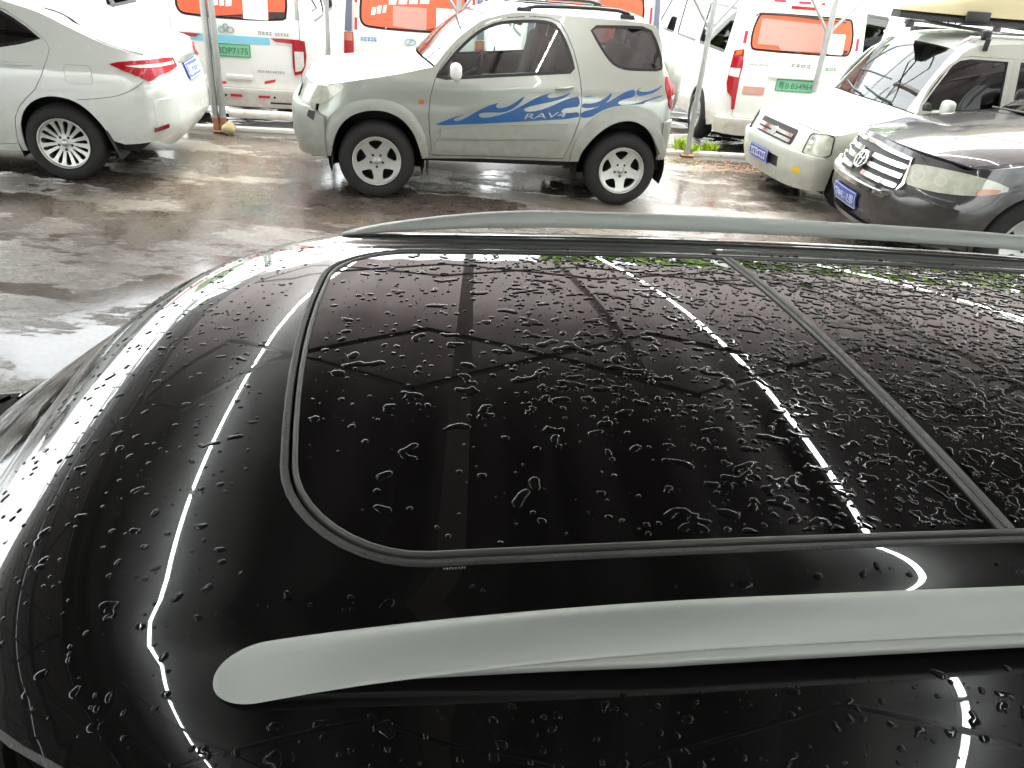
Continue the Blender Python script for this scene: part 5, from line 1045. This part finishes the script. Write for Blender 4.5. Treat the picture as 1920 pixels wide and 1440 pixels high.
def weed(x, y, n, h, seed, label):
    rg = np.random.default_rng(seed); mb = MB(); vs = []; fs = []
    for k in range(n):
        a = rg.uniform(0, 6.28); l = h * rg.uniform(.5, 1); b = np.array((rg.normal(0, .05), rg.normal(0, .04), 0)); d = np.array((math.cos(a) * .5, math.sin(a) * .5, 1)); d /= np.linalg.norm(d)
        s_ = np.array((-math.sin(a), math.cos(a), 0)) * l * .16; t = b + d * l; m_ = b + d * l * .6 ; n0 = len(vs); vs += [b, m_ + s_, t, m_ - s_]; fs.append((n0, n0 + 1, n0 + 2, n0 + 3))
    mb.add(vs, fs, False); o = mb.obj('weed', M_weed); o.location = (x, y, 0); tag(o, label, 'weed'); return o
weed(1.99, 9.98, 60, .15, 1, 'bright green weed behind the foot of the forked post by the spare wheel')
weed(1.86, 10.05, 50, .22, 2, 'taller green weed between the silver off-roader and the forked post')
weed(2.26, 10.2, 40, .15, 3, 'green weed in front of the rear wheel of the van with the B54964 plate')
# brown leaves on the ground by the kerb, scraps of moss on the concrete
def scatter(name, n, cx, cy, sx, sy, size, m, label, cat, seed, kind='stuff'):
    rg = np.random.default_rng(seed); mb = MB(); vs = []; fs = []
    for k in range(n):
        x, y = cx + rg.normal(0, sx), cy + rg.normal(0, sy); a = rg.uniform(0, 6.28); s_ = size * rg.uniform(.5, 1.2); n0 = len(vs); t = rg.uniform(.2, .8)
        u = np.array((math.cos(a), math.sin(a), rg.uniform(-.3, .3))) * s_; v = np.array((-math.sin(a), math.cos(a), rg.uniform(-.3, .3))) * s_ * .5; c0 = np.array((x, y, .004 + s_ * .3))
        vs += [c0 - u, c0 - u * .2 + v, c0 + u * .4 + v * .8, c0 + u, c0 + u * .4 - v * .8, c0 - u * .2 - v]; fs.append(tuple(range(n0, n0 + 6)))
    mb.add(vs, fs, False); o = mb.obj(name, m); tag(o, label, cat, kind=kind)
scatter('dead_leaves', 420, 2.35, 9.35, .45, .16, .022, M_leafbrown, 'brown dead leaves littered in front of the kerb beside the boxy wagon', 'leaves', 5)
scatter('moss_scraps', 60, -1.75, 3.62, .05, .02, .015, M_weed, 'small mossy clump on the wet ground left of the black car', 'moss', 6)
for i, (x, y) in enumerate(((-1.95, 2.88),)): scatter('moss_scraps', 90, x, y, .06, .02, .015, M_weed, 'mossy clump on the wet ground at the left edge', 'moss', 9 + i)

# ------------------------------------------------------------------ the black car in front
bc = Car('black_car', 'glossy black car with a rain-beaded panoramic glass roof and pale silver roof rails', 'car',
         (-.27, .95), .175, 4.6, .92, .6, .4, nf=2.6, nr=3.2, tz=1.0, tk=.575, fl=lambda z: max(0, z - .6) * .4, rl=lambda z: max(0, z - 1.0) * .5, origin=(2.085, 0))
XO = 2.085
def Zr(x, y):
    """roof height, x from the front edge of the glass, y from the centre line"""
    z = 1.617 - .105 * y * y - .022 * (x - .55) ** 2
    x0_ = x - 1.4 * min(abs(y), .66) ** 4
    t = -.05 - x0_
    if t > 0: z -= .45 * t * t
    t = -.20 - x0_
    if t > 0: z -= 1.6 * t * t
    a = abs(y) - .56
    if a > 0: z -= 1.6 * a * a
    q_ = min(1, max(0, (x + .17) / .34)); z -= .012 * math.exp(-((abs(y) - .484) / .015) ** 2) * q_ * q_ * (3 - 2 * q_)
    return z
def roofm(u, v, e=0):
    k = 1e-3; z = Zr(u, v); n = np.array((-(Zr(u + k, v) - Zr(u - k, v)) / 2 / k, -(Zr(u, v + k) - Zr(u, v - k)) / 2 / k, 1)); n /= np.linalg.norm(n)
    return (XO + u + n[0] * e, v + n[1] * e, z + n[2] * e)
HY = .655
def headx(y): return -.385 + 2.2 * y ** 4
# front pane outline
def pane_outline(x0, x1, hy, r, bow, front=True):
    q = []; n = 10
    for k in range(n + 1):
        a = math.pi / 2 * k / n; q.append((x0 + r - r * math.sin(math.pi / 2 - a) , -hy + r - r * math.cos(math.pi / 2 - a)))
    q = [(x0 + r * (1 - math.cos(a)), -hy + r * (1 - math.sin(a))) for a in np.linspace(math.pi / 2, 0, n + 1)]
    m = [(x, -y) for x, y in q[::-1]]
    out = q + [(x0, y) for y in np.linspace(-hy + r, hy - r, 9)[1:-1]] + m + [(x1, hy), (x1, -hy)]
    return [(x + bow * (y / hy) ** 2 * max(0, 1 - (x - x0) / .25), y) for x, y in out]
PX0, HG = -.016, .411
fpo = pane_outline(PX0, .752, HG, .138, .03)
def swap_lr(q): return q
rear_po = rrect(.772, -HG, 1.70, HG, .012, 3)
hole = pane_outline(PX0 - .019, 1.725, HG + .019, .157, .03)
# one skin around the opening
skin = [(headx(y), y) for y in np.linspace(-.60, .60, 41)] + [(-.045, .628), (.02, HY - .008), (.1, HY), (2.05, HY), (2.15, .5), (2.18, 0), (2.15, -.5), (2.05, -HY), (.1, -HY), (.02, -HY + .008), (-.045, -.628)]
mb = MB(); cdt(mb, skin, roofm, [hole], step=.022, depth=.02); rs_o = mb.obj('roof_skin', M_black, bc.root)
mb = MB(); cdt(mb, fpo, lambda u, v, e: roofm(u, v, e + .000), step=.03, depth=.012); gp = mb.obj('sunroof_glass', M_pano, bc.root)
mb = MB(); cdt(mb, rear_po, lambda u, v, e: roofm(u, v, e + .000), step=.03, depth=.012); mb.obj('fixed_roof_glass', M_pano, bc.root)
mb = MB(); cdt(mb, offpoly(hole, .02), lambda u, v, e: roofm(u, v, e - .014), step=.05, depth=0); mb.obj('sunroof_tray', M_dark, bc.root)
def sweep(name, path, section, m, closed=True, parent=None):
    """run a small seal profile (offset outward, height) along a roof path"""
    P = resamp(path, .012) if closed else path
    a = np.array(P); n = len(a); area = sum(a[i][0] * a[(i + 1) % n][1] - a[(i + 1) % n][0] * a[i][1] for i in range(n)); sg = 1 if area > 0 else -1
    if not closed: sg = 1
    vs = []
    for i in range(n):
        t = a[(i + 1) % n] - a[i - 1] if closed else a[min(n - 1, i + 1)] - a[max(0, i - 1)]
        t = t / (np.hypot(*t) + 1e-9); nn = np.array((t[1], -t[0])) * sg
        for o_, h in section: q = a[i] + nn * o_; vs.append(roofm(q[0], q[1], h))
    k = len(section); N = n if closed else n - 1
    mb = MB(); mb.add(vs, [(i * k + j, ((i + 1) % n) * k + j, ((i + 1) % n) * k + j + 1, i * k + j + 1) for i in range(N) for j in range(k - 1)])
    # make faces look outward (up)
    f0 = mb.f[len(mb.f) // 2]; p = [Vector(mb.v[j]) for j in f0[:3]]
    if (p[1] - p[0]).cross(p[2] - p[0]).z < 0: mb.f = [tuple(reversed(f)) for f in mb.f]
    return mb.obj(name, m, parent or bc.root)
ring = pane_outline(PX0 - .001, 1.7015, HG + .001, .139, .03)
sweep('inner_seal', ring, [(-.0005, -.004), (.0, .0018), (.002, .0026), (.0045, .0024), (.006, .0010), (.0065, -.006)], M_strip)
sweep('outer_seal', ring, [(.0090, -.006), (.0098, .0005), (.0112, .0020), (.0140, .0016), (.0150, .0025), (.0172, .0022), (.0185, .0008), (.0193, -.003)], M_rubber)
mb = MB(); cdt(mb, rrect(.750, -HG - .002, .7715, HG + .002, .003, 2), lambda u, v, e: roofm(u, v, e + .0024), step=.03, depth=.006); mb.obj('centre_bar', M_strip, bc.root)
mb = MB(); cdt(mb, rrect(.7585, -HG, .7635, HG, .001, 1), lambda u, v, e: roofm(u, v, e + .0034), step=.03, depth=.002); mb.obj('centre_seal', M_rubber, bc.root)
# tiny printed mark beside the near seal
t = MB(); glyphs(t, lambda a, b, e: roofm(a, b, e), .146, .168, -.4345, .0018, 8, e=.0006, seed=12); t.obj('printed_mark', mat('faded print mark', (.30, .30, .29), .6), bc.root)
# windscreen, pillars and hood of the black car
bc.st = [lambda r, k=k: None for k in range(0)]
bc.stations([(.45, .88, .3, .05, 'F'), (.75, .97, .34, .07), (1.0, 1.03, .34, .07), (1.22, 1.01, .18, .05)])
h0 = bc.top(0, 3)
bc.pane('hood', M_black, 0, 3, -.97, .97, nt=18, nr=28)
def wsm(t, r, e=0):
    y1 = .615 * r; p1 = np.array(roofm(headx(y1), y1, -.004)); y0 = .74 * r; p0 = np.array((1.25 - .16 * (1 - r * r), y0, .95 + .03 * (1 - r * r)))
    q = p1 * (1 - t) + p0 * t; b = .022 * math.sin(math.pi * min(1, t * 1.0)) ; q = q + np.array((-.45, 0, .9)) * b
    return tuple(q + np.array((-.45, 0, .9)) * e)
mb = MB(); gridp(mb, wsm, .012, 1, 26, -.93, .93, 30, .006); wso = mb.obj('windscreen', glassmat('black car windscreen', (.10, .11, .10)), bc.root)
mb = MB(); gridp(mb, wsm, .0, .012, 1, -1, 1, 30, .01); mb.obj('windscreen_seal', M_rubber, bc.root)
for s_ in (-1, 1):
    mb = MB(); gridp(mb, lambda t, r, e, s_=s_: wsm(t, r, e + .004), .0, 1, 24, *((.93, 1.03) if s_ > 0 else (-1.03, -.93)), 4, .02); mb.obj('windscreen_pillar', M_black, bc.root)
mb = MB(); gridp(mb, lambda u, r, e: tuple(np.array(wsm(1, r * 1.04)) * (1 - u) + (np.array(h0(1, r)) + np.array((0, 0, -.012))) * u + np.array((0, 0, e))), 0, 1, 4, -1, 1, 30, .02); mb.obj('cowl', M_plastic, bc.root)
# flank: door tops roll down from the roof edge
def flank(sd):
    def f(u, v, e):
        return bc.P(u, v, sd, e)
    return f
zt = lambda x: Zr(x - XO, HY) + .0
a_f = arch(.98, .42, .26, .36)[::-1]; a_r = arch(3.65, .42, .26, .36)[::-1]
ytop = lambda x: None
side_top = [(.45, .88), (.75, .95), (1.0, .98), (1.22, 1.0), (1.425, 1.15), (1.555, 1.25), (1.715, 1.365), (1.83, 1.44), (1.98, 1.51)] + [(x, Zr(x - XO, HY) - .004) for x in np.linspace(2.1, 4.1, 14)] + [(4.2, 1.45)]
bo = [(.45, .36)] + side_top + [(4.2, .36)] + a_r + [(3.2, .26), (1.45, .26)] + a_f
w1 = chaikin([(1.55, 1.10), (1.76, 1.27), (1.98, 1.395), (2.15, 1.44), (2.50, 1.452), (2.52, 1.10)], 1); w2 = chaikin([(2.60, 1.10), (2.58, 1.452), (3.25, 1.44), (3.35, 1.12)], 1); w3 = chaikin([(3.45, 1.13), (3.38, 1.43), (3.85, 1.38), (3.95, 1.18)], 1)
d1 = [(1.35, .34), (1.32, .95), (1.50, 1.12), (1.72, 1.30), (1.96, 1.425), (2.15, 1.468), (2.545, 1.478), (2.555, 1.0), (2.555, .34)]; d2 = [(2.57, .34), (2.57, 1.0), (2.56, 1.478), (3.30, 1.465), (3.42, 1.1), (3.25, .7), (3.2, .34)]
for sd in (-1, 1):
    mb = MB(); cdt(mb, bo, flank(sd), [offpoly(d1, .005), offpoly(d2, .005), offpoly(w3, .004)], step=.06); mb.obj('body_side', M_black, bc.root)
    for dd, ww in ((d1, w1), (d2, w2)):
        mb = MB(); cdt(mb, dd, flank(sd), [offpoly(ww, .004)], step=.055); d = mb.obj('door', M_black, bc.root); window(bc, ww, flank(sd), G_dark, d, fw=.02); door_handle(d, flank(sd), dd[-2][0] - .18, .98, .2, M_black)
    window(bc, w3, flank(sd), G_dark, bc.root, name='quarter_window')
    # roof edge rolling over to the door tops
    mb = MB()
    def roll(u, v, e, sd=sd):
        x = u; p0 = np.array(roofm(x - XO, sd * HY, 0)); p1 = np.array(bc.P(x, Zr(x - XO, HY) - .03, sd, 0)); c_ = np.array((x, max(abs(p1[1]), HY + .012) * sd, p0[2] - .006))
        q = (1 - v) ** 2 * p0 + 2 * v * (1 - v) * c_ + v * v * p1; return tuple(q + np.array((0, sd * .5, .8)) * e)
    gridp(mb, roll, XO - .08, XO + 2.0, 30, 0, 1, 8, .01); mb.obj('roof_edge', M_black, bc.root)
    mr_ = MB(); mr_.box((1.62, sd * 1.03, 1.12), (.15, .22, .17), bev=.06); mr_.obj('wing_mirror', M_black, bc.root)
    hl = MB(); cdt(hl, [(-.1, .70), (-.1, .82), (.4, .87), (.55, .86), (.4, .76)], lambda u, v, e, f=flank(sd): f(u, v, e + .01), step=.05); hl.obj('headlamp', M_headlamp, bc.root)
uF = .45 - bc.s0; mb = MB(); cdt(mb, [(-uF, .3), (-uF, .88), (0, .93), (uF, .88), (uF, .3)], bc.front(), step=.08); mb.obj('front_panel', M_black, bc.root)
uB = bc.s1 - 4.2; mb = MB(); cdt(mb, [(-uB, .36), (-uB, 1.45), (0, 1.52), (uB, 1.45), (uB, .36)], bc.rear(), step=.09); mb.obj('tailgate', M_black, bc.root)
core(bc, .3, 4.3, .24, .7, W=.8, cut=[(.54, 1.42), (3.2, 4.1)]); core(bc, .5, 4.2, .68, .95, W=.68, name='cabin_floor'); liners(bc, (.98, 3.65), .43, .36)
wheelset(bc, (.98, 3.65), .36, .22, .23, 'five', track=.905)
MB().box((1.55, 0, 1.03), (.5, 1.35, .06), bev=.02).obj('dashboard', M_seat, bc.root)
for xx in (2.35, 3.2):
    MB().box((xx, 0, 1.1), (.18, 1.25, .5), ry=.2, bev=.06).obj('seat_row', M_seat, bc.root)
MB().box((2.9, 0, 1.50), (1.9, 1.1, .02)).obj('headliner', M_seat, bc.root)
# roof rails: a swept body that dives into the roof at both ends
def rail(sd):
    mb = MB(); x0, x1 = (-.045 if sd < 0 else -.005), 1.93; vs = []
    sec = [(-.022, .004), (-.0235, .012), (-.0225, .028), (-.0175, .0365), (-.008, .0395), (.004, .0390), (.0150, .0330), (.0205, .0265), (.0225, .0235), (.0226, .0215), (.0172, .0195), (.0170, .0165), (.0175, .0155), (.0245, .0145), (.0258, .011), (.0245, .002), (.0, .0), (-.022, .004)]
    T = np.unique(np.concatenate([np.linspace(0, .05, 40) ** 1.0, .05 * np.linspace(0, 1, 30) ** 2, np.linspace(.05, .95, 80), 1 - .05 * np.linspace(0, 1, 24) ** 2])); N = len(T) - 1
    for t in T:
        x = x0 + (x1 - x0) * t; d = min(t, 1 - t) * (x1 - x0)
        rise = (1 - (1 - min(1, d / .46)) ** 2.0)
        wd = math.sqrt(max(.0004, 1 - (1 - min(1, d / .042)) ** 2))
        yc = (.533 if sd < 0 else .572) + .010 * math.sin(math.pi * t) ** .8
        for (o_, h) in sec:
            hh = h * (.17 + .73 * rise) + .016 * rise ** 1.4
            if o_ > .0165 and h < .0168:      # the lower lip only runs between the feet
                k = min(1, max(0, (d - .16) / .20)); oo = .0170 + (o_ - .0170) * k
            else: oo = o_ * (1.18 - .18 * rise)
            vs.append(roofm(x, sd * (yc + oo * wd), hh * wd ** .35))
    k = len(sec)
    fs = [(i * k + j, (i + 1) * k + j, (i + 1) * k + j + 1, i * k + j + 1) for i in range(N) for j in range(k - 1)]
    if sd < 0: fs = [tuple(reversed(f)) for f in fs]
    mb.add(vs, fs); return mb.obj('roof_rail', M_rail, bc.root)
rail(-1); rail(1)
for sd in (-1, 1):
    sweep('rail_gasket', [(x, sd * ((.533 if sd < 0 else .572) + .010 * math.sin(math.pi * (x - .0) / 1.93) ** .8 - .0245)) for x in np.linspace(.03, 1.9, 60)], [(-.0015, 0), (-.001, .002), (.001, .002), (.0015, 0)], M_rubber, closed=False)

# ------------------------------------------------------------------ rain drops: beads merged by surface tension
def droplets(name, region, n, dens, size, seed, label, lift=.0004, thr=.5, step=.0014, longest=12):
    rg = np.random.default_rng(seed); x0, x1, y0, y1 = region
    nx_ = int((x1 - x0) / step) + 1; ny2 = int((y1 - y0) / step) + 1; Fd = np.zeros((nx_, ny2), np.float32)
    def bump(x, y, r, amp=1.0):
        i0, i1 = int((x - x0 - 2.2 * r) / step), int((x - x0 + 2.2 * r) / step) + 2; j0, j1 = int((y - y0 - 2.2 * r) / step), int((y - y0 + 2.2 * r) / step) + 2
        i0, j0 = max(0, i0), max(0, j0); i1, j1 = min(nx_, i1), min(ny2, j1)
        if i1 <= i0 or j1 <= j0: return
        X = x0 + np.arange(i0, i1) * step - x; Y = y0 + np.arange(j0, j1) * step - y
        Fd[i0:i1, j0:j1] += amp * np.exp(-(X[:, None] ** 2 + Y[None, :] ** 2) / (r * r) * .69)
    for _ in range(n):
        x = rg.uniform(x0, x1); y = rg.uniform(y0, y1); d_ = dens(x, y)
        if rg.random() > d_: continue
        k = rg.random(); r = size * (rg.uniform(.35, .75) if k < .62 else rg.uniform(.75, 1.15) if k < .9 else rg.uniform(1.0, 1.6))
        m_ = 1 if k < .5 else rg.integers(2, 4) if k < .90 else rg.integers(3, longest)
        a = rg.normal(0, .55) + (math.pi if rg.random() < .5 else 0)
        for _k in range(int(m_)):
            bump(x, y, r * rg.uniform(.7, 1.15), rg.uniform(.8, 1.1)); a += rg.normal(0, .5); st_ = r * rg.uniform(.7, 1.25); x += math.cos(a) * st_; y += math.sin(a) * st_ * .7
    inside = np.zeros_like(Fd)
    V = Fd - thr; hgt = .0021 * (size / .005) * np.sqrt(np.clip(V, 0, None) / (np.clip(V, 0, None) + .22))
    vid = {}; vs = []; fs = []
    def nodev(i, j):
        q = ('n', i, j)
        if q not in vid: vid[q] = len(vs); vs.append((x0 + i * step, y0 + j * step, float(hgt[i, j]))) 
        return vid[q]
    def edgev(i, j, i2, j2):
        q = ('e', min((i, j), (i2, j2)), max((i, j), (i2, j2)))
        if q not in vid:
            a, b = V[i, j], V[i2, j2]; t = float(a / (a - b)); vid[q] = len(vs); vs.append((x0 + (i + (i2 - i) * t) * step, y0 + (j + (j2 - j) * t) * step, 0.0))
        return vid[q]
    pos = V > 0
    act = pos[:-1, :-1] | pos[1:, :-1] | pos[:-1, 1:] | pos[1:, 1:]
    for i, j in np.argwhere(act):
        i = int(i); j = int(j); c = [(i, j), (i + 1, j), (i + 1, j + 1), (i, j + 1)]; poly = []
        for k in range(4):
            a, b = c[k], c[(k + 1) % 4]
            if pos[a]: poly.append(nodev(*a))
            if pos[a] != pos[b]: poly.append(edgev(*a, *b))
        if len(poly) >= 3: fs.append(tuple(poly))
    P = [roofm(x, y, lift + h) for x, y, h in vs]
    mb = MB(); mb.add(P, fs); o = mb.obj(name, M_water); o.matrix_world = bc.root.matrix_world.copy()
    o.location = bc.root.location; o.rotation_euler = bc.root.rotation_euler
    tag(o, label, 'raindrops', kind='stuff'); return o
def dglass(x, y):
    if x < .05 and abs(y) > .27: return 0
    if x < .13 and abs(y) > .36: return 0
    d_ = .55 + .5 * min(1, max(0, (x - .2) / .5))
    if x < .75 and -.30 < y: d_ *= 1
    if x < .45 and y < -.2: d_ *= .35
    if x < .28: d_ *= .55
    return min(1, d_)
droplets('rain_drops', (.0, .745, -.404, .404), 5600, dglass, .0025, 3, 'rain beads merged into wandering blobs on the front pane of the black roof glass', lift=.0004)
droplets('rain_drops', (.78, 1.69, -.404, .404), 9500, lambda x, y: .95, .0026, 4, 'dense rain beads on the rear pane of the black roof glass', lift=.0004)
def dskin(x, y):
    if x < headx(y) + .03 or abs(y) > .645: return 0
    if PX0 - .045 < x + .03 * 0 and abs(y) < HG + .045 and x > PX0 - .05 + .03 * (y / HG) ** 2: return 0
    if y < -.575 and x > -.1: return .9
    if .485 < abs(y) < .62 and x > -.07: return 0
    if x > .05: return .30 if x < .35 else .8
    return .55
droplets('rain_drops', (-.37, 1.6, -.645, .50), 15000, dskin, .0017, 5, 'scattered small rain beads on the black painted roof around the glass', lift=.0004, longest=6)
print('objects', len(bpy.data.objects))
